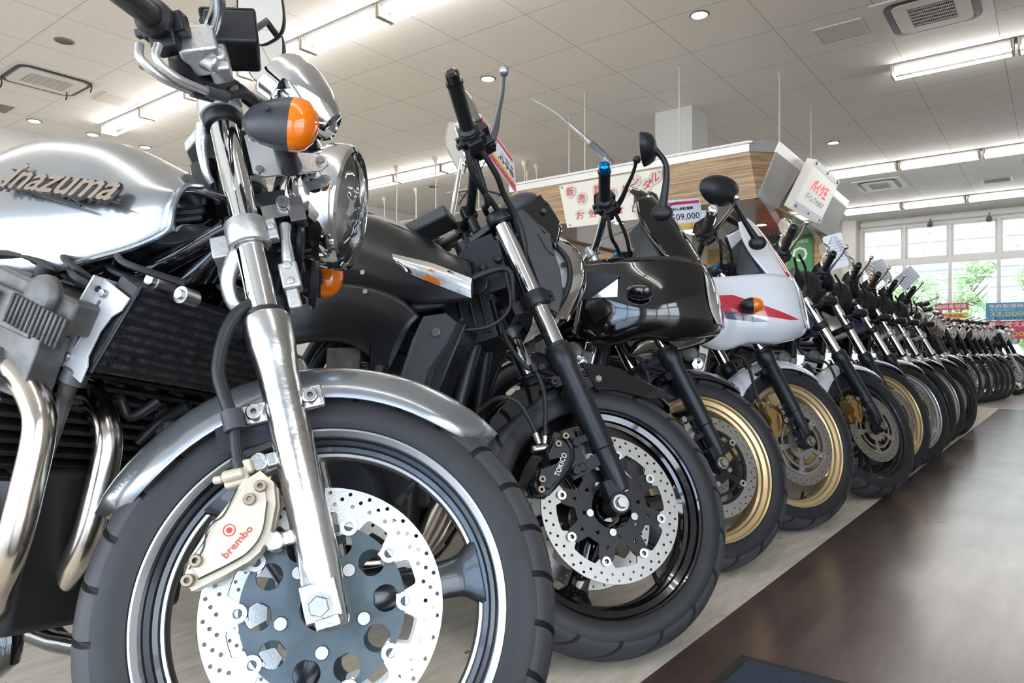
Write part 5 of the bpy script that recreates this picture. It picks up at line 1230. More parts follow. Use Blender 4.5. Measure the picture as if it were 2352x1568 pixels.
# ------------------------------------------------------------------ 2: matt black naked bike
def mirror_cols(G): return [[V3(p) for p in r]+[V3((p[0], -p[1], p[2])) for p in r[::-1]] for r in G]
m2 = Moto(.188, 1.558, -16.8, 22., 16.9, .297, 32, .024, 'matt black naked motorcycle with black wheels beside the silver one'); m2.top = .700
wheel(m2, m2.F, .297, .120, '3', -.23, (GLOSS, RIML, GLOSS), 2, 480, True, 'star', mat('carrier_black', (.012, .012, .013), .3, .35), mat('disc_steel_toned', (.36, .35, .33), .9, .40, bump=.12, bscale=420), .154, (.147, .135), 36, .0030, .45, .1215, 8, .112, rad(12), sc_=.94)  # bright sky reflection toned down in this disc's colour
forks(m2, BLKM, .700, .358, .48)
clamp_low(m2, .478, BLK, .031, .036); clamp_up(m2, .693, BLKM, .030, .030)
fender(m2, .322, .068, 28, 132, GLOSS, .03, tip=.2)
b = M()
for s in (-1, 1):
    P = [(.078, .316), (.13, .292), (.20, .236), (.262, .168), (.20, .188), (.13, .232), (.085, .246)]
    b.plate(P, .004, (0, s*.071, 0), (1, 0, 0), (0, 0, 1)); b.plate([(-.04, .30), (-.10, .30), (-.17, .262), (-.205, .22), (-.16, .235), (-.05, .27)], .004, (0, s*.070, 0), (1, 0, 0), (0, 0, 1))
fp = m2.f(b, 'fender_side', GLOSS, bev=.001)
b = M()
for s in (-1, 1): b.bolt((.100, s*.073, .268), (0, s, 0), .0075, .004, None)
m2.f(b, 'fender_bolt', STEEL, fp)
out = [(-.094, .168), (-.076, .177), (-.053, .169), (-.049, .142), (-.059, .115), (-.083, .094), (-.111, .079), (-.142, .069), (-.166, .078), (-.165, .099), (-.142, .115), (-.120, .122), (-.106, .147)]
caliper(m2, out, .030, BLKM, -.115, [(-.060, .164), (-.082, .154), (-.144, .100), (-.154, .082)], text=('TOKICO', (-.112, .096), (-.076, .132), .011, WTXT))
b = M(); b.box((-.045, -.10, .13), (.04, .012, .10)); b.box((-.03, -.102, .095), (.08, .012, .024), X=(1, 0, .15)); b.bolt((-.033, -.110, .147), (0, -1, 0), .009, .008, None); b.bolt((-.061, -.118, .093), (0, -1, 0), .009, .008, None); m2.f(b, 'caliper_mount', BLKM, bev=.002)
b = M(); b.tube([(-.095, -.118, .157), (-.125, -.118, .163)], .008, seg=12, n=1); b.bolt((-.125, -.118, .163), (-1, 0, .2), .009, .006); m2.f(b, 'banjo_fitting', STEEL)
for pts in ([(-.112, -.118, .170), (-.111, -.12, .212), (-.120, -.118, .267), (-.150, -.10, .292), (-.185, -.05, .29)], [(-.101, -.118, .166), (-.089, -.12, .192), (-.058, -.118, .263), (-.052, -.112, .320), (-.066, -.105, .338), (-.075, -.09, .40), (-.06, -.06, .46)]):
    h_ = arm_tube(m2, 'F', pts, .0052, 'brake_hose', HOSE, n=7); p0, p1 = V3(pts[0]), V3(pts[1]); b = M(); b.tube([p0, p0+(p1-p0)*.55], [.0062, .0075], seg=10, n=1); m2.f(b, 'hose_end', STEEL, h_)
b = M(); b.tube([(-.052, -.112, .318), (-.052, -.112, .335)], .010, seg=10, n=1); b.box((-.04, -.105, .325), (.03, .01, .012)); m2.f(b, 'hose_clip', BLKM)
# headlight and cowl
rows_ = [(.668, .196, .055), (.615, .224, .075), (.56, .229, .088), (.50, .202, .085), (.445, .140, .055)]
G = [[(f0-.085, -hw, w-.01), (f0-.042, -hw*.85, w-.004), (f0-.010, -hw*.45, w), (f0, 0, w), (f0-.010, hw*.45, w), (f0-.042, hw*.85, w-.004), (f0-.085, hw, w-.01)] for w, f0, hw in rows_]
b = M(); b.grid([[V3(p)-V3((.035, 0, 0)) for p in r] for r in G], 3, 3); hl = m2.f(b, 'headlight', REFL)
b = M(); b.grid(G, 5, 5); m2.f(b, 'headlight_lens', LENS, hl, smooth=60)
b = M()
for s in (-1, 1):
    b.tube([(rows_[0][1]-.085, s*.057, .66), (rows_[1][1]-.083, s*.078, .607), (rows_[2][1]-.083, s*.092, .55), (rows_[3][1]-.083, s*.088, .49), (rows_[4][1]-.08, s*.055, .437)], .007, seg=8, n=5)
    for (w, f0, hw), k in zip(rows_[1:4], range(3)): b.box((f0-.095, s*(hw+.004), w-.012), (.012, .006, .010))
b.tube([(.10, -.055, .66), (.112, 0, .668), (.10, .055, .66)], .007, seg=8, n=4); b.tube([(.06, -.055, .437), (.075, 0, .43), (.06, .055, .437)], .008, seg=8, n=4)
m2.f(b, 'headlight_rim', BLKM, hl)
b = M(); b.grid([[(.10, -.095, .665), (.135, -.075, .705), (.150, -.03, .732), (.155, 0, .738), (.150, .03, .732), (.135, .075, .705), (.10, .095, .665)], [(.118, -.100, .635), (.160, -.072, .690), (.185, -.03, .715), (.190, 0, .722), (.185, .03, .715), (.160, .072, .690), (.118, .100, .635)],
    [(.130, -.098, .590), (.178, -.070, .645), (.208, -.03, .672), (.215, 0, .678), (.208, .03, .672), (.178, .070, .645), (.130, .098, .590)]], 4, 4); m2.f(b, 'headlight_cowl', GLOSS, smooth=60, solid=.003)
b = M()
for s in (-1, 1):
    b.plate([(.060, .694), (.085, .700), (.104, .665), (.116, .600), (.108, .530), (.088, .470), (.058, .438), (.036, .452), (.045, .530), (.052, .620)], .012, (0, s*.100, 0), (1, 0, 0), (0, 0, 1))
sp_ = m2.f(b, 'side_cowl', GREYP, bev=.004)
b = M()
for s in (-1, 1):
    b.plate([(.088, .70), (.125, .722), (.152, .735), (.165, .70), (.168, .655), (.140, .62), (.108, .660)], .006, (0, s*.094, 0), (1, 0, 0), (0, 0, 1))
m2.f(b, 'upper_cowl', GLOSS, bev=.002)
b = M()
for s in (-1, 1):
    for q in ((.140, .690), (.112, .612)): b.bolt((q[0], s*.100, q[1]), (0, s, 0), .0065, .004, None)
    b.plate([(.095, .632), (.124, .625), (.110, .57), (.100, .585)], .005, (0, s*.108, 0), (1, 0, 0), (0, 0, 1))
m2.f(b, 'cowl_bolt', GREYP)
b = M(); S = [[(x, hw*cos(a), z+h*sin(a)) for a in [2*pi*k/16 for k in range(16)]] for x, hw, z, h in ((.07, .05, .735, .022), (.09, .066, .745, .036), (.13, .07, .752, .040), (.165, .06, .755, .034), (.175, .04, .755, .022))]
loft(b, S, 4, 1); m2.f(b, 'instrument_pod', GREYP, smooth=60)
bars(m2, (-.078, -.375, .893), (-.033, -.25, .839), BLK, GLOSS, BLK, mat('lever_grey', (.42, .43, .45), .8, .35), zc=.762)
mirror(m2, 'F', (.02, .20, .86), (.075, .28, .93), (.19, .30, 1.17), (-1, .02, .02), .055, .080, CHROME, CHROME, (.15, 0, 1), 'box', r=.0075)
mirror(m2, 'F', (-.0, -.20, .86), (.0, -.16, .93), (.022, -.17, .93), (-.9, .4, .05), .055, .062, CHROME, CHROME, (.1, 0, 1), 'box', r=.0065)
for pts in ([(-.048, -.24, .80), (-.045, -.21, .765), (-.02, -.17, .74), (.02, -.12, .70), (.04, -.08, .62)], [(-.015, -.235, .795), (.012, -.20, .75), (.03, -.16, .72), (.055, -.12, .66), (.05, -.09, .57)], [(-.02, -.20, .80), (-.01, -.15, .72), (.0, -.10, .73), (.03, -.05, .72)]):
    arm_tube(m2, 'F', pts, .0068, 'control_cable', HOSE, n=6)
# tank cover and side covers
G = [[(-.048, -.03, .122), (-.045, -.08, .112), (-.03, -.13, .092), (-.012, -.175, .058), (-.004, -.188, .030), (-.006, -.180, -.006)],
     [(-.11, 0, .152), (-.11, -.07, .142), (-.105, -.13, .115), (-.10, -.178, .075), (-.095, -.196, .035), (-.095, -.186, -.012)],
     [(-.22, 0, .225), (-.22, -.075, .210), (-.21, -.135, .17), (-.20, -.180, .11), (-.20, -.197, .055), (-.205, -.186, .002)],
     [(-.34, 0, .262), (-.34, -.08, .245), (-.34, -.14, .205), (-.34, -.178, .145), (-.34, -.190, .09), (-.344, -.172, .044)],
     [(-.47, 0, .220), (-.47, -.07, .205), (-.47, -.12, .17), (-.47, -.148, .12), (-.47, -.155, .07), (-.47, -.14, .02)],
     [(-.60, 0, .12), (-.60, -.05, .11), (-.60, -.085, .09), (-.60, -.10, .06), (-.60, -.105, .03), (-.60, -.095, .0)]]
G = [[r[0]]*1+r[1:] for r in G]
b = M(); b.grid([[V3(p) for p in r[::-1]]+[V3((p[0], -p[1], p[2])) for p in r[1:]] for r in G], 5, 4); tk = m2.b(b, 'tank_cover', MATTE, smooth=60, solid=.004)
b = M()
for s in (-1, 1):
    b.tube([(-.05, s*.078, .118), (-.12, s*.090, .138), (-.22, s*.095, .200), (-.34, s*.10, .235)], .003, seg=6, n=5)
    b.tube([(-.24, s*.192, .085), (-.33, s*.187, .10), (-.40, s*.17, .11)], .003, seg=6, n=4)
m2.b(b, 'cover_seam', BLK, tk)
tank(m2, [(-.60, .06, -.02, .02, .07, .5), (-.45, .13, -.03, .05, .17, .7), (-.30, .155, -.03, .06, .22, .8), (-.16, .15, -.02, .05, .15, .8), (-.09, .11, .0, .04, .10, .6)], MATTE)
b = M(); b.lathe([(.03, 0), (.034, .006), (.028, .014), (1e-4, .016)], (-.36, 0, .262), (.05, 0, 1), 26); b.box((-.19, 0, .228), (.14, .09, .03), X=(1, 0, .45)); m2.b(b, 'ignition_cover', GREYP, bev=.006)
for s in (-1, 1):
    top_ = [(-.192, s*.184, .104), (-.14, s*.194, .088), (-.093, s*.198, .074), (-.05, s*.196, .057), (-.006, s*.190, .040)]
    bot_ = [(-.172, s*.190, .072), (-.14, s*.198, .052), (-.10, s*.200, .034), (-.05, s*.194, .015), (-.006, s*.188, -.002)]
    n = [V3((0, s*.0035, 0))]*5; mid_ = [(V3(a)+V3(c))/2+V3((0, s*.006, 0)) for a, c in zip(top_, bot_)]
    b = M(); b.grid([[V3(p) for p in top_], mid_, [V3(p) for p in bot_]], 3, 3); ls = m2.b(b, 'turn_signal', REFL, smooth=60)
    b = M(); b.grid([[V3(p)+V3((0, s*.002, 0)) for p in (top_[1], top_[2], top_[3])], [p+V3((0, s*.002, 0)) for p in mid_[1:4]], [V3(p)+V3((0, s*.002, 0)) for p in bot_[1:4]]], 3, 3); b2 = m2.b(b, 'signal_bulb_cover', ORA, ls, smooth=60) if 0 else None
    b = M(); q = [V3(p)+V3((0, s*.003, 0)) for p in (mid_[2]*.5+V3(top_[2])*.5, (V3(top_[2])*.55+V3(top_[3])*.45), V3(bot_[2])*.45+V3(bot_[3])*.55, V3(bot_[1])*.2+V3(bot_[2])*.8)]; b.add(q, [(0, 1, 2, 3)]); m2.b(b, 'signal_bulb_cover', ORA, ls, smooth=0, solid=.001)
    b = M(); b.grid([[V3(p)+V3((0, s*.004, 0)) for p in top_], [p+V3((0, s*.008, 0)) for p in mid_], [V3(p)+V3((0, s*.004, 0)) for p in bot_]], 4, 4); m2.b(b, 'signal_lens', LENS, ls, smooth=60)
    b = M(); b.grid([[(-.50, s*.15, .03), (-.38, s*.178, .045), (-.26, s*.186, .035), (-.17, s*.188, .004), (-.118, s*.190, -.040)], [(-.50, s*.155, -.01), (-.38, s*.185, .0), (-.27, s*.195, -.012), (-.19, s*.197, -.038), (-.135, s*.196, -.062)], [(-.50, s*.15, -.06), (-.40, s*.182, -.062), (-.29, s*.19, -.068), (-.215, s*.192, -.082), (-.155, s*.19, -.098)], [(-.50, s*.14, -.10), (-.42, s*.17, -.088), (-.30, s*.178, -.088), (-.225, s*.186, -.125), (-.185, s*.186, -.160)]], 4, 4)
    sc0 = m2.b(b, 'side_cover', MATTE, smooth=60, solid=.005)
    b = M(); b.plate([(-.225, -.085), (-.17, -.085), (-.185, -.150), (-.205, -.165), (-.225, -.150)], .010, (0, s*.188, 0), (1, 0, 0), (0, 0, 1), [[(-.210, -.098), (-.188, -.098), (-.193, -.118)]]); m2.b(b, 'cover_strut', MATTE, sc0, bev=.003)
    b = M(); b.bolt((-.200, s*.195, -.152), (0, s, 0), .009, .006, None); b.bolt((-.245, s*.194, .018), (0, s, 0), .006, .004, None); b.bolt((-.255, s*.193, .062), (0, s, 0), .006, .004, None); m2.b(b, 'cover_bolt', STEEL, sc0)
    b = M(); b.plate([(-.105, -.045), (-.060, -.040), (-.026, -.052), (-.050, -.100), (-.085, -.150), (-.095, -.195), (-.160, -.195), (-.150, -.165), (-.128, -.090)], .022, (0, s*.183, 0), (1, 0, 0), (0, 0, 1)); sr = m2.b(b, 'radiator_shroud', GREYP, bev=.006)
    b = M(); b.bolt((-.078, s*.195, -.075), (0, s, 0), .010, .005, None); m2.b(b, 'shroud_bolt', STEEL, sr)
radiator(m2, -.022, -.055, -.078, -.205, .162, .034, FIN, BLKM, .014, 40)
main_frame(m2, BLKM)
b = M(); b.box((-.02, 0, .10), (.10, .12, .12), X=(1, 0, .3)); b.box((-.045, 0, -.02), (.11, .15, .12), X=(1, 0, .3)); b.cyl((-.03, -.085, .06), (-.03, .085, .06), .028, seg=20); b.box((-.03, 0, .155), (.07, .10, .05), X=(1, 0, .4))
for q in ((-.055, .02), (.0, .03), (-.02, .10), (-.06, -.05), (-.005, -.045), (.015, .12)): b.lathe([(.010, 0), (.010, .012), (.006, .014), (1e-4, .014)], (q[0], -.062, q[1]), (0, -1, 0), 14)
for k in range(4): b.box((-.07+.03*k, -.078, .015-.01*k), (.006, .010, .10), X=(1, 0, .3))
m2.b(b, 'frame_casting', BLKM, bev=.005)
arm_tube(m2, 'B', [(-.09, -.14, .02), (-.03, -.12, .06), (.04, -.08, .09), (.05, -.05, .02)], .008, 'wiring_conduit', HOSE); arm_tube(m2, 'B', [(.04, -.09, .08), (.055, -.10, .0), (.02, -.13, -.05), (-.05, -.16, -.065)], .004, 'clutch_cable', HOSE)
engine(m2, DARK, DARK, BLKM, lw=.15, ztop=-.10, zhead=-.28, nf=4); headers(m2, (-.12, -.04, .04, .12), z0=-.24, x0=-.12)
b = M()
for k in range(9): b.tube([(-.245+.004*k+.012*cos(a), -.165+.012*sin(a), -.135-.006*k) for a in [2*pi*q/8 for q in range(8)]], .0022, seg=5, n=2, closed=True)
b.box((-.30, -.155, -.13), (.08, .03, .06)); m2.b(b, 'breather_hose', ENG)
rear_end(m2, MATTE)

# ------------------------------------------------------------------ 3 and 4: half-faired bikes
def stripe_paint(name, base, polys, ridge=None):
    """paint with flat graphic shapes given as convex polygons in the body's side view (x, z)"""
    m = mat(name, base, 0, .18, coat=1.); t = m.node_tree; bs = t.nodes['Principled BSDF']
    co = t.nodes.new('ShaderNodeTexCoord'); sx = t.nodes.new('ShaderNodeSeparateXYZ'); t.links.new(co.outputs['Object'], sx.inputs[0]); L = t.links.new
    def math_(op, a, b_=None, c=None):
        n = t.nodes.new('ShaderNodeMath'); n.operation = op
        for i, q in enumerate((a, b_, c)):
            if q is None: continue
            if isinstance(q, (int, float)): n.inputs[i].default_value = q
            else: L(q, n.inputs[i])
        return n.outputs[0]
    last = None
    def over(maskv, c):
        nonlocal last
        n = t.nodes.new('ShaderNodeMix'); n.data_type = 'RGBA'; L(maskv, n.inputs['Factor'])
        if last is None: n.inputs['A'].default_value = (*base, 1)
        else: L(last, n.inputs['A'])
        n.inputs['B'].default_value = (*c, 1); last = n.outputs['Result']
    for P, c in polys:
        mk = None; ar = sum(P[i][0]*P[(i+1) % len(P)][1]-P[(i+1) % len(P)][0]*P[i][1] for i in range(len(P)))
        if ar < 0: P = P[::-1]
        for i in range(len(P)):
            (x0, z0), (x1, z1) = P[i], P[(i+1) % len(P)]
            # inside when (x1-x0)*(z-z0)-(z1-z0)*(x-x0) > 0
            e = math_('SUBTRACT', math_('MULTIPLY', math_('SUBTRACT', sx.outputs['Z'], z0), x1-x0), math_('MULTIPLY', math_('SUBTRACT', sx.outputs['X'], x0), z1-z0))
            g = math_('GREATER_THAN', e, 0.); mk = g if mk is None else math_('MULTIPLY', mk, g)
        over(mk, c)
    if ridge:
        hw, z0, c = ridge
        g = math_('MULTIPLY', math_('LESS_THAN', math_('ABSOLUTE', sx.outputs['Y']), hw), math_('GREATER_THAN', sx.outputs['Z'], z0)); over(g, c)
    L(last, bs.inputs['Base Color']); return m
def fairing(mo, m, sigm, sigl, mirrorN, dx=0., dz=0., mir=None, mm=BLK, intake=False, low=True):
    rows = []
    L0 = [(.276, 0, .165), (.265, -.06, .165), (.228, -.115, .166), (.158, -.160, .170), (.08, -.185, .166), (0, -.195, .163), (-.085, -.190, .160)]
    L1 = [(.304, 0, .085), (.292, -.07, .085), (.250, -.13, .085), (.180, -.182, .085), (.09, -.207, .085), (0, -.212, .085), (-.085, -.205, .085)]
    L2 = [(.312, 0, .0), (.300, -.07, .0), (.265, -.135, .0), (.190, -.192, .0), (.09, -.217, .0), (0, -.217, .005), (-.095, -.205, .015)]
    L3 = [(.308, 0, -.028), (.292, -.065, -.035), (.250, -.122, -.045), (.175, -.170, -.056), (.085, -.198, -.050), (.0, -.205, -.066), (-.105, -.198, -.028)]
    L4 = [(.295, 0, -.038), (.278, -.055, -.046), (.238, -.105, -.056), (.168, -.150, -.068), (.080, -.182, -.064), (-.02, -.192, -.084), (-.112, -.190, -.040)]
    W = [V3((dx, 0, dz))]*7
    G = [[V3(p)+w for p, w in zip(r, W)] for r in (L0, L1, L2, L3, L4)]
    G = [[p for p in r[::-1]]+[V3((p.x, -p.y, p.z)) for p in r[1:]] for r in G]
    b = M(); b.grid(G, 5, 4); fl = mo.b(b, 'fairing', m, smooth=50, solid=.004)
    U = [L0[:4], [(.230, 0, .25), (.219, -.06, .248), (.186, -.112, .243), (.112, -.155, .235)], [(.182, 0, .33), (.173, -.055, .326), (.146, -.102, .316), (.084, -.142, .298)], [(.125, 0, .396), (.121, -.05, .390), (.112, -.088, .378), (.076, -.125, .360)]]
    G = [[V3(p)+V3((dx, 0, dz)) for p in r] for r in U]; G = [[p for p in r[::-1]]+[V3((p.x, -p.y, p.z)) for p in r[1:]] for r in G]
    b = M(); b.grid(G, 5, 5); mo.b(b, 'upper_fairing', m, fl, smooth=50, solid=.004)
    S_ = [[(.128, 0, .391), (.124, -.05, .386), (.114, -.086, .374), (.080, -.122, .358)], [(.095, 0, .412), (.092, -.048, .408), (.088, -.084, .394), (.070, -.112, .374)], [(.066, 0, .428), (.064, -.04, .423), (.062, -.070, .412), (.056, -.096, .392)]]
    G = [[V3(p)+V3((dx, 0, dz)) for p in r] for r in S_]; G = [[p for p in r[::-1]]+[V3((p.x, -p.y, p.z)) for p in r[1:]] for r in G]
    b = M(); b.grid(G, 4, 4); mo.b(b, 'windscreen', CLEAR, smooth=60, solid=.003)
    # headlight across the nose
    f_ = lambda y, z: (.3135-.9*(z-.0)**1*(.20 if z > 0 else 0)-2.2*max(0, z-.07)**2)+(-1.55*y*y-18*abs(y)**3.6)
    G = []
    for z, hw in ((.150, .085), (.118, .108), (.07, .125), (.02, .128), (-.018, .105)):
        G.append([V3((f_(hw*q, z)+.006+dx, hw*q, z+dz)) for q in (-1, -.75, -.4, 0, .4, .75, 1)])
    b = M(); b.grid([[p-V3((.003, 0, 0)) for p in r] for r in G], 4, 4); h_ = mo.b(b, 'headlight', REFL, smooth=60)
    b = M(); b.grid([[p+V3((.004, 0, 0)) for p in r] for r in G], 4, 4); mo.b(b, 'headlight_lens', LENS, h_, smooth=60)
    b = M()
    for k in range(22):
        z = -.012+.16*k/21; hw = .09; b.tube([(f_(q*hw*1.0, z)+.0085+dx, q*hw, z+dz) for q in (-1, -.5, 0, .5, 1)], .0011, seg=4, n=2)
    mo.b(b, 'lens_rib', STEEL, h_)
    # dark inner panels
    b = M()
    for s in (-1, 1): b.grid([[(.150+dx, s*.145, .175), (.115+dx, s*.135, .24), (.085+dx, s*.12, .28)], [(.115+dx, s*.145, .165), (.095+dx, s*.135, .205), (.075+dx, s*.11, .24)], [(.08+dx, s*.15, .158), (.07+dx, s*.14, .17), (.06+dx, s*.12, .185)]], 3, 3)
    b.box((.10+dx, 0, .26), (.06, .16, .08), X=(1, 0, 1)); mo.b(b, 'inner_panel', GREYP, smooth=50, solid=.003)
    b = M(); b.box((.16, 0, .06), (.12, .16, .10)); b.tube([(.12, 0, .02), (.02, 0, .05), (-.03, 0, .08)], .018, seg=8, n=3); mo.b(b, 'headlight_case', BLKM)
    if intake:
        for s in (-1, 1):
            b = M(); b.add([(-.085+dx, s*.2160, .130), (.032+dx, s*.2185, .112), (.012+dx, s*.2195, .088), (-.020+dx, s*.2200, .046), (-.085+dx, s*.2165, .046)], [(0, 1, 2, 3, 4)]); v_ = mo.b(b, 'air_intake', BLK, smooth=0, solid=.001)
            b = M(); b.add([(-.050+dx, s*.2205, .050), (.024+dx, s*.2205, .100), (.022+dx, s*.2210, .050)], [(0, 1, 2)]); mo.b(b, 'intake_insert', mat('dull_chrome', (.45, .45, .46), 1, .12), v_, smooth=0, solid=.001)
    signal(mo, 'B', (.085+dx, -.245, .06), (1, -.05, 0), 1, .075, .026, sigm, sigl, (.075+dx, -.20, .06)); signal(mo, 'B', (.085+dx, .245, .06), (1, .05, 0), 1, .075, .026, sigm, sigl, (.075+dx, .20, .06))
    for s in (-1, 1):
        c, bs, md, N, rx, ry = mir
        mr = mirror(mo, 'B', (bs[0], s*abs(bs[1]), bs[2]), (md[0], s*abs(md[1]), md[2]), (c[0], s*abs(c[1]), c[2]), (N[0], -s*abs(N[1]), N[2]), rx, ry, BLK, BLK, (0, 0, 1), 'oval', r=[.013, .008, .008], dep=.036)
        b = M(); b.sph((bs[0], s*abs(bs[1]), bs[2]-.005), (.030, .018, .024), 16, 8, X=(1, 0, -1)); mo.b(b, 'mirror_boot', BLK, mr)
    return fl
def halffaired(args, label, paint, fendm, whm, whm2, carrk, cmat, a0, calm, calt, grip_end, grip_in, endm, top, sl, cl, style, sigm, sigl, mir, intake, fR, fa):
    m = Moto(*args, label); m.top = top; rt = args[5]
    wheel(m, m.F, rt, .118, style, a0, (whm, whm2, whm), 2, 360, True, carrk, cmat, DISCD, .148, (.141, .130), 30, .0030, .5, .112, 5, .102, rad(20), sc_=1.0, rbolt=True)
    forks(m, BLKM, top, sl, cl, lug='bluecap'); clamp_low(m, cl, BLK); clamp_up(m, top-.012, BLKM)
    fender(m, fR, .068, fa[0], fa[1], fendm, .045, tip=.2)
    b = M(); b.box((0, 0, .285), (.06, .17, .012)); m.f(b, 'fender_brace', BLKM, bev=.003)
    out = [(-.112, .195), (-.090, .180), (-.070, .140), (-.082, .105), (-.125, .080), (-.152, .090), (-.148, .115), (-.138, .135), (-.140, .165), (-.128, .190)]
    caliper(m, out, .034, calm, -.116, [(-.105, .182), (-.135, .172)], STEEL, ('NISSIN', (-.122, .095), (-.092, .145), .010, calt))
    b = M(); b.box((-.06, -.10, .135), (.06, .012, .03), X=(1, 0, .2)); b.box((-.06, -.10, .10), (.06, .012, .024)); b.bolt((-.045, -.108, .155), (0, -1, 0), .009, .008, None); b.bolt((-.05, -.108, .105), (0, -1, 0), .009, .008, None); b.bolt((-.125, -.13, .195), (-.3, 0, 1), .008, .014); m.f(b, 'caliper_mount', STEEL, bev=.002)
    b = M(); b.box((-.118, -.104, .20), (.03, .02, .022)); m.f(b, 'banjo_fitting', calm, bev=.003)
    arm_tube(m, 'F', [(-.118, -.110, .205), (-.108, -.112, .25), (-.085, -.108, .31), (-.075, -.10, .36), (-.095, -.08, .40), (-.06, -.05, .46)], .0055, 'brake_hose', HOSE, n=6)
    b = M(); b.tube([(-.082, -.107, .325), (-.076, -.10, .352)], .011, seg=10, n=1); b.box((-.05, -.10, .338), (.05, .012, .014)); m.f(b, 'hose_clip', BLKM)
    bars(m, grip_end, grip_in, BLK, endm, CHROME if intake else BLKM, ALLOY if not intake else BLK, zc=top+.06, res=True)
    for pts in ([(-.05, -.24, .765), (-.045, -.20, .71), (-.0, -.14, .69), (.03, -.08, .60)], [(-.02, -.235, .76), (.01, -.19, .70), (.03, -.12, .62), (.04, -.08, .52)]): arm_tube(m, 'F', pts, .0055, 'control_cable', HOSE, n=5)
    fairing(m, paint, sigm, sigl, None, mir=mir, intake=intake)
    tank(m, [(-.62, .085, .0, .03, .09, .5), (-.50, .12, -.01, .05, .16, .7), (-.36, .155, -.02, .065, .20, .8), (-.22, .158, -.015, .065, .19, .85), (-.13, .14, .0, .06, .15, .75), (-.07, .10, .02, .06, .11, .6)], paint)
    main_frame(m, BLKM); radiator(m, -.045, -.075, -.10, -.30, .13, .03, FIN, CHROME, .022, 20)
    engine(m, ENG, DARK, ENG, lw=.165, ztop=-.10, zhead=-.30, nf=9); headers(m, (-.13, -.045, .045, .13), z0=-.25, x0=-.13, fwd=.035)
    b = M(); b.lathe([(.022, 0), (.022, .01), (.017, .014), (1e-4, .012)], (-.09, -.178, -.13), (0, -1, 0), 20); m.b(b, 'chrome_cap', CHROME)
    rear_end(m, paint); return m
PBK = GLOSS
m3 = halffaired((.557, 2.125, -19.7, 19.5, 19.2, .292, 34, .019), 'gloss black half-faired motorcycle with gold wheels', PBK, GLOSS, GOLD, GOLD, 'web', mat('carrier_black', (.012, .012, .013), .3, .35), rad(130), GOLDC, BTXT,
    (-.087, -.375, .852), (-.046, -.25, .804), BLUE, .68, .36, .52, '3wide', GLOSS, mat('smoke_lens', (.01, .01, .011), 0, .05, coat=1), ((.105, -.255, .455), (.150, -.225, .285), (.165, -.245, .40), (-1, .10, 0), .062, .046), True, .315, (30, 135))
PWH = stripe_paint('white_red_livery', (.80, .81, .83), [([(-.10, .100), (.030, .100), (.262, .010), (.225, .008), (-.10, .062)], (.60, .012, .035)), ([(-.10, .058), (.045, .040), (.150, .004), (.10, .004), (-.10, .036)], (.012, .02, .08)), ([(.295, .160), (.250, .245), (.200, .245), (.235, .160)], (.55, .010, .03)), ([(.252, .243), (.205, .325), (.155, .325), (.202, .243)], (.55, .010, .03)), ([(.207, .322), (.14, .43), (.085, .43), (.157, .322)], (.55, .010, .03))])
m4 = halffaired((.997, 2.602, -23.5, 15.3, 22.5, .298, 34, .017), 'white half-faired motorcycle with red stripe and gold wheels', PWH, WHITE, GOLD, GOLD, 'web', mat('carrier_grey', (.34, .34, .335), .9, .35), rad(-47), GOLDC, BTXT,
    (-.151, -.375, .85), (-.10, -.25, .808), CHROME, .69, .352, .52, '3wide', BLK, ORA, ((-.01, -.275, .44), (.118, -.215, .275), (.065, -.245, .355), (-.55, .75, .05), .085, .052), False, .322, (25, 140))
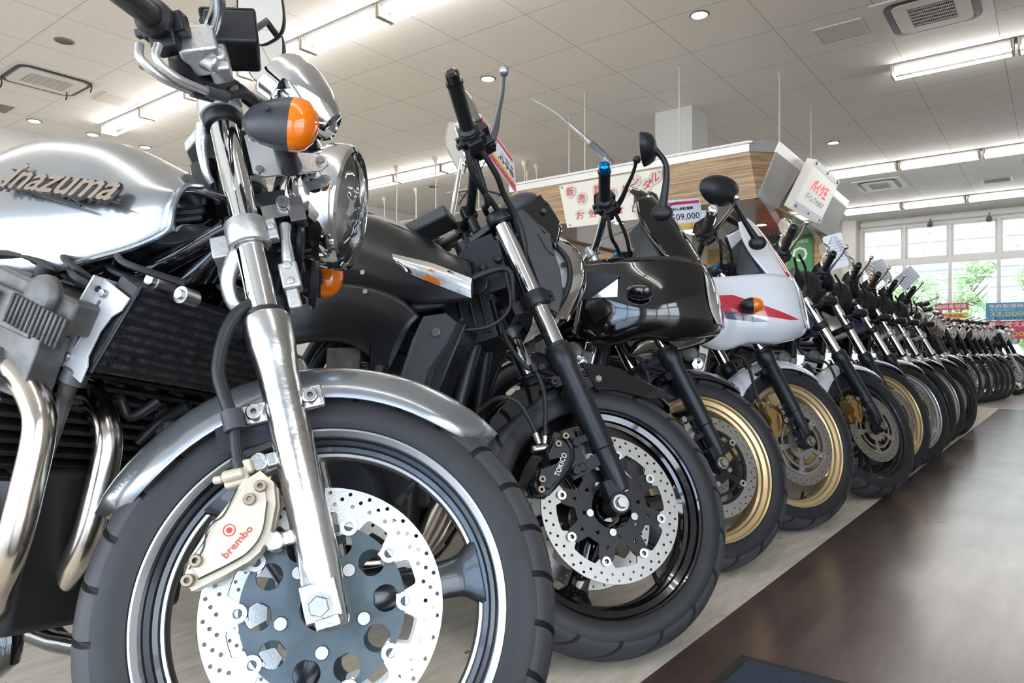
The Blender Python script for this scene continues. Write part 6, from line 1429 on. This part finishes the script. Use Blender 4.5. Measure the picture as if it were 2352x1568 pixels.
# ------------------------------------------------------------------ 5 to 10: naked bikes along the aisle
def naked(args, label, paint, whm, style, smat, calm, top=.69, sl=.35, cl=.50, ge=(-.14, -.375, .862), gi=(-.10, -.25, .81), hl=(.19, 0, .68), bowl=BLK, sig=(.02, -.20, .545), sigm=BLK, sigl=None, hi=True, fR=.318, lip=None, a0=.3, clampm=BLK, mirm=CHROME, lev=ALLOY, carr='web', covers=True, barm=CHROME, mshape='oval', gripm=BLK):
    m = Moto(*args, label); m.top = top; rt = args[5]
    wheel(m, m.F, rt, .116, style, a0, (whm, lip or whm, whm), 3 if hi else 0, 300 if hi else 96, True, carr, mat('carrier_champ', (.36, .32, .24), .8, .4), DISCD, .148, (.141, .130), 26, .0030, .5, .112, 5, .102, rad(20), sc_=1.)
    forks(m, smat, top, sl, cl); clamp_low(m, cl, clampm); clamp_up(m, top-.012, BLKM)
    fender(m, fR, .066, 22, 138, paint, .045, tip=.2)
    out = [(-.112, .195), (-.090, .180), (-.070, .140), (-.082, .105), (-.125, .080), (-.152, .090), (-.148, .115), (-.138, .135), (-.140, .165), (-.128, .190)]
    caliper(m, out, .034, calm, -.116, [(-.105, .182), (-.135, .172)], STEEL, ('NISSIN', (-.122, .095), (-.092, .145), .010, BTXT) if hi else None)
    b = M(); b.box((-.06, -.10, .135), (.06, .012, .03), X=(1, 0, .2)); b.box((-.06, -.10, .10), (.06, .012, .024)); b.bolt((-.045, -.108, .155), (0, -1, 0), .009, .008, None); b.bolt((-.05, -.108, .105), (0, -1, 0), .009, .008, None); m.f(b, 'caliper_mount', STEEL, bev=.002)
    arm_tube(m, 'F', [(-.118, -.110, .200), (-.108, -.112, .25), (-.085, -.108, .31), (-.085, -.10, .36), (-.13, -.08, .40), (-.12, -.05, .46), (-.05, -.03, .50)], .0055, 'brake_hose', HOSE, n=5)
    bars(m, ge, gi, gripm, BLK, barm, lev, zc=top+.055)
    headlight(m, 'F', hl, (1, -.05, -.45), .088, .10, bowl, CHROME if bowl is CHROME else BLK)
    b = M()
    for s in (-1, 1): b.plate([(.0, .62), (.05, .64), (hl[0]-.03, hl[2]+.02), (hl[0]-.03, hl[2]-.02), (.05, .60), (.0, .585)], .004, (0, s*.090, 0), (1, 0, 0), (0, 0, 1))
    m.f(b, 'headlight_stay', BLKM, bev=.001)
    for s in (-1, 1): signal(m, 'F', (sig[0], s*abs(sig[1]), sig[2]), (1, -.05*s, -.42), 1, .095, .022, sigm, sigl or mat('smoke_lens', (.01, .01, .011), 0, .05, coat=1), (sig[0]+.01, s*.10, sig[2]+.01), lensfrac=.28)
    b = M(); D = V3((-.5, 0, .85)).normalized()
    for y in (-.055, .055): b.lathe([(1e-4, -.05), (.03, -.045), (.045, -.01), (.047, .02), (.043, .024), (1e-4, .022)], (.085, y, top+.075), D, 26)
    m.f(b, 'gauge_cup', CHROME if bowl is CHROME else BLK)
    for s in (-1, 1): mirror(m, 'F', (gi[0]+.02, s*.235, gi[2]), (gi[0]+.03, s*.235, gi[2]+.04), (-.03, s*.24, gi[2]+.085), (-.85, -.45*s, .1), .050, .040, mirm, mirm, (.1, 0, 1), mshape)
    for pts in ([(-.08, -.24, gi[2]-.045), (-.06, -.20, gi[2]-.10), (-.0, -.14, gi[2]-.12), (.04, -.08, .60)], [(-.04, -.235, gi[2]-.045), (.01, -.19, gi[2]-.11), (.03, -.12, .64), (.03, -.08, .56)]): arm_tube(m, 'F', pts, .0055, 'control_cable', HOSE, n=4)
    tank(m, [(-.62, .085, .0, .03, .09, .5), (-.50, .12, -.01, .05, .17, .7), (-.36, .145, -.02, .065, .215, .8), (-.20, .145, -.015, .065, .20, .85), (-.09, .13, .0, .06, .15, .75), (-.02, .09, .03, .06, .10, .6)], paint)
    main_frame(m, BLKM); 
    if covers:
        radiator(m, -.02, -.09, -.075, -.28, .12, .03, FIN, mat('cover_silver', (.62, .62, .60), .85, .3), .026, 20)
        b = M()
        for k in range(5): b.cyl((-.035-.010*k, -.1475, -.125-.030*k), (-.035-.010*k, -.150, -.125-.030*k), .005, seg=10)
        m.b(b, 'cover_slot', BLK)
    engine(m, ENG, mat('fin_silver', (.22, .22, .21), .8, .4), ENG, lw=.165, ztop=-.10, zhead=-.30, nf=9); headers(m, (-.13, -.045, .045, .13), z0=-.25, x0=-.13, fwd=.035)
    rear_end(m, paint); return m
BLK2 = mat('wheel_black', (.02, .021, .024), .3, .35, coat=.3)
naked((1.551, 3.176, -25.5, 19, 23.3, .290, 34, .016), 'naked motorcycle with white front mudguard, black wheels and gold caliper', WHITE, BLK2, '5y', BLKM, GOLDC, .665, .36, .50, (-.161, -.375, .92), (-.13, -.25, .86), (.175, 0, .665), BLK, (.02, -.20, .58))
naked((1.888, 3.651, -21.2, 16.3, 23.5, .297, 34, .010), 'naked motorcycle with dark blue mudguard and gold wheels', BLUEP, GOLD, '3', BLKM, BLKM, .69, .342, .50, (-.14, -.375, .862), (-.105, -.25, .81), (.16, 0, .64), BLK, (.02, -.20, .54))
naked((2.229, 4.063, -19.2, 17, 23.8, .296, 34, .013), 'naked motorcycle with grey mudguard and silver wheels', mat('warm_silver_paint', (.42, .40, .36), .7, .28, coat=1.), WSIL, '3', BLKM, BLKM, .69, .332, .50, (-.133, -.375, .861), (-.083, -.25, .809), (.17, 0, .64), BLK, (.03, -.20, .535), lip=RIML)
naked((2.535, 4.48, -20, 16, 23.8, .296, 34, .012), 'naked motorcycle with blue mudguard, grey fork sliders and black wheels', BLUEP, BLK2, '5', ALLOYD, BLKM, .69, .33, .49, hl=(.17, 0, .63), sig=(.03, -.20, .535), sigl=ORA, hi=False, clampm=ALLOYD, a0=.1, gripm=mat('brown_grip', (.09, .03, .02), 0, .5))
naked((2.87, 4.92, -20, 16, 23.8, .296, 34, .012), 'naked motorcycle with black mudguard, silver wheels and grey sliders', GLOSS, WSIL, '3', ALLOYD, BLKM, .69, .33, .49, hl=(.17, 0, .63), sig=(.03, -.20, .545), sigl=ORA, hi=False, clampm=ALLOYD, a0=.6)
naked((3.25, 5.38, -20, 16, 23.8, .296, 34, .012), 'naked motorcycle with grey-brown mudguard and black wheels, last before the gap in the row', mat('grey_brown_paint', (.16, .15, .13), .5, .3, coat=1.), BLK2, '5', ALLOYD, BLKM, .69, .33, .49, hl=(.17, 0, .63), bowl=CHROME, sig=(.03, -.20, .555), sigl=ORA, hi=False, clampm=ALLOYD, a0=.9)
# ------------------------------------------------------------------ classic bikes with chrome headlights, far end
def classic(label, fendm, bowl):
    m = Moto(0, 0, -20, 12, 24, .30, 30, .01, label, group='chrome headlight motorcycles at the far end of the row'); m.top = .70
    wheel(m, m.F, .30, .10, 'wire', 0, (CHROME, CHROME, CHROME), 0, 64, True, 'web', mat('carrier_silver', (.62, .62, .62), .9, .3), DISCD, .13, (.122, .112), 16, .003, .5, .098, 5, .09, 0, both=False, sc_=.88, rbolt=False)
    forks(m, ALLOY, .70, .34, .50); clamp_low(m, .50, BLK); clamp_up(m, .69, ALLOYD)
    for s in (-1, 1):
        b = M(); pr = [(.022, .345)]
        for k in range(11): pr += [(.030, .352+.012*k), (.025, .358+.012*k)]
        b.lathe([(r, h) for r, h in pr]+[(.022, .485)], (m.fo, s*.10, 0), (0, 0, 1), 16); m.f(b, 'fork_gaiter', HOSE)
    fender(m, .325, .060, 12, 150, fendm, .035, tip=.5, n=18)
    bars(m, (-.15, -.34, .80), (-.10, -.23, .80), BLK, BLK, CHROME, ALLOY, zc=.76, res=False)
    headlight(m, 'F', (.165, 0, .575), (1, -.05, -.45), .102, .125, bowl, CHROME, ribs=False)
    for s in (-1, 1): signal(m, 'F', (.125, s*.16, .665), (1, 0, -.45), 1, .075, .036, CHROME, ORA, (.06, s*.10, .62), lensfrac=.55)
    b = M(); D = V3((-.5, 0, .85)).normalized(); b.lathe([(1e-4, -.05), (.03, -.045), (.045, -.01), (.047, .02), (.043, .024), (1e-4, .022)], (.06, 0, .77), D, 20); m.f(b, 'gauge_cup', CHROME)
    for s in (-1, 1): b = M(); b.cyl((m.fo, s*.10, .485), (m.fo, s*.10, .688), .027, seg=16); m.f(b, 'fork_cover', BLK if bowl is GLOSS else fendm if fendm is not CHROME else BLK)
    mirror(m, 'F', (-.08, .22, .80), (-.03, .24, .86), (-.02, .25, .91), (-.95, .1, .1), .045, .04, CHROME, CHROME, (.1, 0, 1), 'oval')
    tank(m, [(-.58, .07, .02, .05, .10, .5), (-.45, .11, .0, .06, .16, .7), (-.30, .13, .0, .07, .19, .8), (-.15, .12, .01, .07, .17, .8), (-.06, .08, .04, .07, .12, .6)], fendm if fendm is not CHROME else mat('maroon_paint', (.12, .01, .015), .2, .2, coat=1.))
    main_frame(m, GLOSS); engine(m, ENG, ENG, ALLOYD, lw=.09, ztop=-.08, zhead=-.30, nf=9); headers(m, (-.04,), z0=-.22, x0=-.13)
    rear_end(m, GLOSS, zseat=.04, wire=True, wmats=(CHROME, CHROME, CHROME), muffler=CHROME); return m
def place(src, X, Y, th=None, label=None, dz=0.):
    """copy a bike with all its parts and sub-parts"""
    r = src.root.copy(); col.objects.link(r)
    if label: r['label'] = label
    d = 0 if th is None else th
    r.matrix_basis = Matrix.Translation((X, Y, 0)) @ Matrix.Rotation(rad(d), 4, 'Z')
    for ch in src.root.children:
        c = ch.copy(); col.objects.link(c); c.parent = r; c.matrix_basis = ch.matrix_basis.copy()
        for g in ch.children:
            e = g.copy(); col.objects.link(e); e.parent = c; e.matrix_basis = g.matrix_basis.copy()
            for h in g.children:
                q = h.copy(); col.objects.link(q); q.parent = e; q.matrix_basis = h.matrix_basis.copy()
    return r
cA = classic('black motorcycle with chrome headlight and spoked wheel, first after the gap in the row', GLOSS, CHROME)
cB = classic('motorcycle with chrome mudguard and spoked wheel, second after the gap in the row', CHROME, CHROME)
cC = classic('motorcycle with black headlight bowl and chrome mudguard in the far group', CHROME, GLOSS)
cA.root.matrix_basis = Matrix.Translation((3.68, 6.02, 0)); cB.root.matrix_basis = Matrix.Translation((5.50, 8.72, 0)); cC.root.matrix_basis = Matrix.Translation((6.00, 9.15, 0))
cA.root['label'] = 'black classic motorcycle just behind the last naked bike with the grey-brown mudguard'
cB.root['label'] = 'chrome headlight motorcycle with spoked wheel, nearest of the far group'
cC.root['label'] = 'motorcycle with black headlight bowl and orange signals, third of the far group'
place(cB, 4.12, 6.72, 0, 'chrome headlight motorcycle half hidden behind the naked bikes, near the red banner')
place(cA, 4.56, 7.40, 0, 'black classic motorcycle half hidden in the gap of the row')
place(cA, 5.75, 8.93, 1, 'chrome headlight motorcycle with black mudguard, second of the far group')
place(cB, 6.22, 9.37, -1, 'chrome headlight motorcycle with chrome mudguard, fourth of the far group')
place(cA, 6.44, 9.58, 0, 'chrome headlight motorcycle, fifth of the far group')
place(cB, 6.67, 9.80, 1, 'chrome headlight motorcycle, sixth and last of the far group')
place(cB, 7.55, 10.75, -3, 'spoked wheel motorcycle at the right edge of the picture')
place(cA, 7.95, 11.2, -3, 'furthest motorcycle, at the right edge beneath the red campaign poster')

# ------------------------------------------------------------------ price cards and sleeves hanging from the bars
PAPER = mat('paper', (.80, .81, .86), 0, .6); PINK = mat('print_magenta', (.70, .03, .12), 0, .5); YEL = mat('print_yellow', (.85, .55, .12), 0, .5)
SLEEVE = glassy('sleeve_plastic', (.95, .96, .98), .08, .08, .06)
def card(mo, o, U, W, w, h, label, prints, name='price_card', mtl=PAPER, tie=None, group=None):
    """flat card: o centre in the fork frame of mo, U reading direction, W up"""
    o, U, W = V3(o), V3(U).normalized(), V3(W); W = (W-U*W.dot(U)).normalized(); N = U.cross(W)
    r = empty(name, mo.F @ Matrix.Translation(o)); tag(r, label, 'price card' if name == 'price_card' else 'plastic sleeve', group)
    b = M(); b.plate([(-w/2, -h/2+.008), (-w/2+.008, -h/2), (w/2-.008, -h/2), (w/2, -h/2+.008), (w/2, h/2-.008), (w/2-.008, h/2), (-w/2+.008, h/2), (-w/2, h/2-.008)], .0012, o, U, W); b.build('card', mtl, r, mo.F, smooth=0)
    for s, x, y, ww, hh, mm in prints:
        b = M()
        if s is None: b.add([o+U*(x+a*ww/2)+W*(y+c*hh/2)+N*.0010 for a, c in ((-1, -1), (1, -1), (1, 1), (-1, 1))], [(0, 1, 2, 3)])
        else: put_text(b, s, o+U*x+W*y+N*.0008, U, W, hh, ww, fat=.0004)
        b.build('print', mm, r, mo.F, smooth=0)
    if tie: b = M(); b.tube([o+W*h*.45, (o+V3(tie))/2+V3((0, 0, .01)), V3(tie)], .0018, seg=6, n=5); b.build('cable_tie', CLEAR, r, mo.F)
    return r
Ri = m2.R.transposed()
card(m2, (.178, .05, .965), Ri @ V3((.6, .7, -.65)), Ri @ V3((-.05, .7, .7)), .17, .185, 'white price card with red print hanging behind the black bike handlebar',
     [(None, 0, .074, .158, .022, PINK), ('SUZUKI', -.045, .074, .055, .012, PAPER), ('GSR400', -.040, .050, .07, .016, BTXT), ('ン付き', .045, .022, .06, .018, BTXT), (',098', .035, -.012, .08, .034, BTXT), (None, 0, -.044, .158, .022, YEL), (None, 0, -.070, .158, .034, PINK), ('ローン', .02, -.068, .07, .018, YEL)], tie=(-.02, -.02, .80))
card(m3, (.42, .02, .79), (1, -.25, -.30), (-.55, 0, 1), .16, .11, 'curved white price card beside the black faired bike mirror', [(None, 0, .042, .15, .010, PINK), ('支払総額', 0, .022, .10, .010, BTXT), ('¥509,000', .01, -.008, .12, .026, BTXT), (None, 0, -.040, .15, .022, YEL)], tie=(.05, .0, .78))
for mo, o, h, l in ((m3, (-.085, -.30, 1.02), .20, 'long clear plastic tie pointing up left from the blue bar end'),):
    r = empty('cable_tie', mo.F @ Matrix.Translation(o)); tag(r, l, 'cable tie')
    b = M(); b.tube([(-.06, -.37, .85), (-.075, -.37, .885), (-.095, -.37, .93), (-.15, -.38, 1.02), (-.21, -.39, 1.075)], [.009, .008, .006, .0022, .0012], seg=8, n=5); b.build('strap', CLEAR, r, mo.F)
    b = M(); b.box((-.082, -.372, .90), (.014, .014, .05), X=(1, 0, .5)); b.build('clasp', SLEEVE, r, mo.F, smooth=0)
allm = [o for o in col.objects if o.name.startswith('motorcycle') and o.parent is None]
class FR: pass
def fr(X, Y, th, lean, rake, rt): q = FR(); q.F = mat4(r_of(th, lean, rake), V3((X, Y, (rt-.058)*cos(rad(lean))+.058))); return q
f4, f5, f6, f7, f8 = fr(.997, 2.602, -23.5, 15.3, 22.5, .298), fr(1.551, 3.176, -25.5, 19, 23.3, .29), fr(1.888, 3.651, -21.2, 16.3, 23.5, .297), fr(2.229, 4.063, -19.2, 17, 23.8, .296), fr(2.535, 4.48, -20, 16, 23.8, .296)
lines = [(None, 0, .05-.018*k, .10, .003, mat('print_grey', (.35, .36, .42), 0, .6)) for k in range(7)]
card(f5, (-.10, -.28, 1.04), (.2, -1, .0), (0, 0, 1), .024, .20, 'tall clear plastic sleeve standing on the bar of the bike with the white mudguard', [], 'price_sleeve', SLEEVE, group=None)
card(f6, (.40, .05, .87), (.7, -.9, -.3), (.42, 0, 1), .10, .20, 'clear sleeve with white sheet above the bike with the blue mudguard', lines, 'price_card', PAPER, tie=(.0, 0, .77))
card(f7, (.485, .05, .77), (1, -.15, -.08), (.02, 0, 1), .155, .125, 'tilted white sheet of small print above the bike with silver wheels', lines, 'price_card', PAPER, tie=(.0, 0, .77))
card(f8, (.545, .0, .72), (1, -.2, .2), (.25, 0, 1), .165, .10, 'tilted white sheet of small print in front of the far window, right of the other', lines, 'price_card', PAPER, tie=(.0, 0, .77))
card(f6, (-.06, -.27, .98), (.2, -1, .0), (-.1, 0, 1), .022, .18, 'tall clear plastic sleeve on the bar of the bike with the blue mudguard', [], 'price_sleeve', SLEEVE)
card(f7, (-.05, -.27, .98), (.2, -1, .0), (-.1, 0, 1), .022, .17, 'tall clear plastic sleeve on the bar of the bike with the silver wheels', [], 'price_sleeve', SLEEVE)
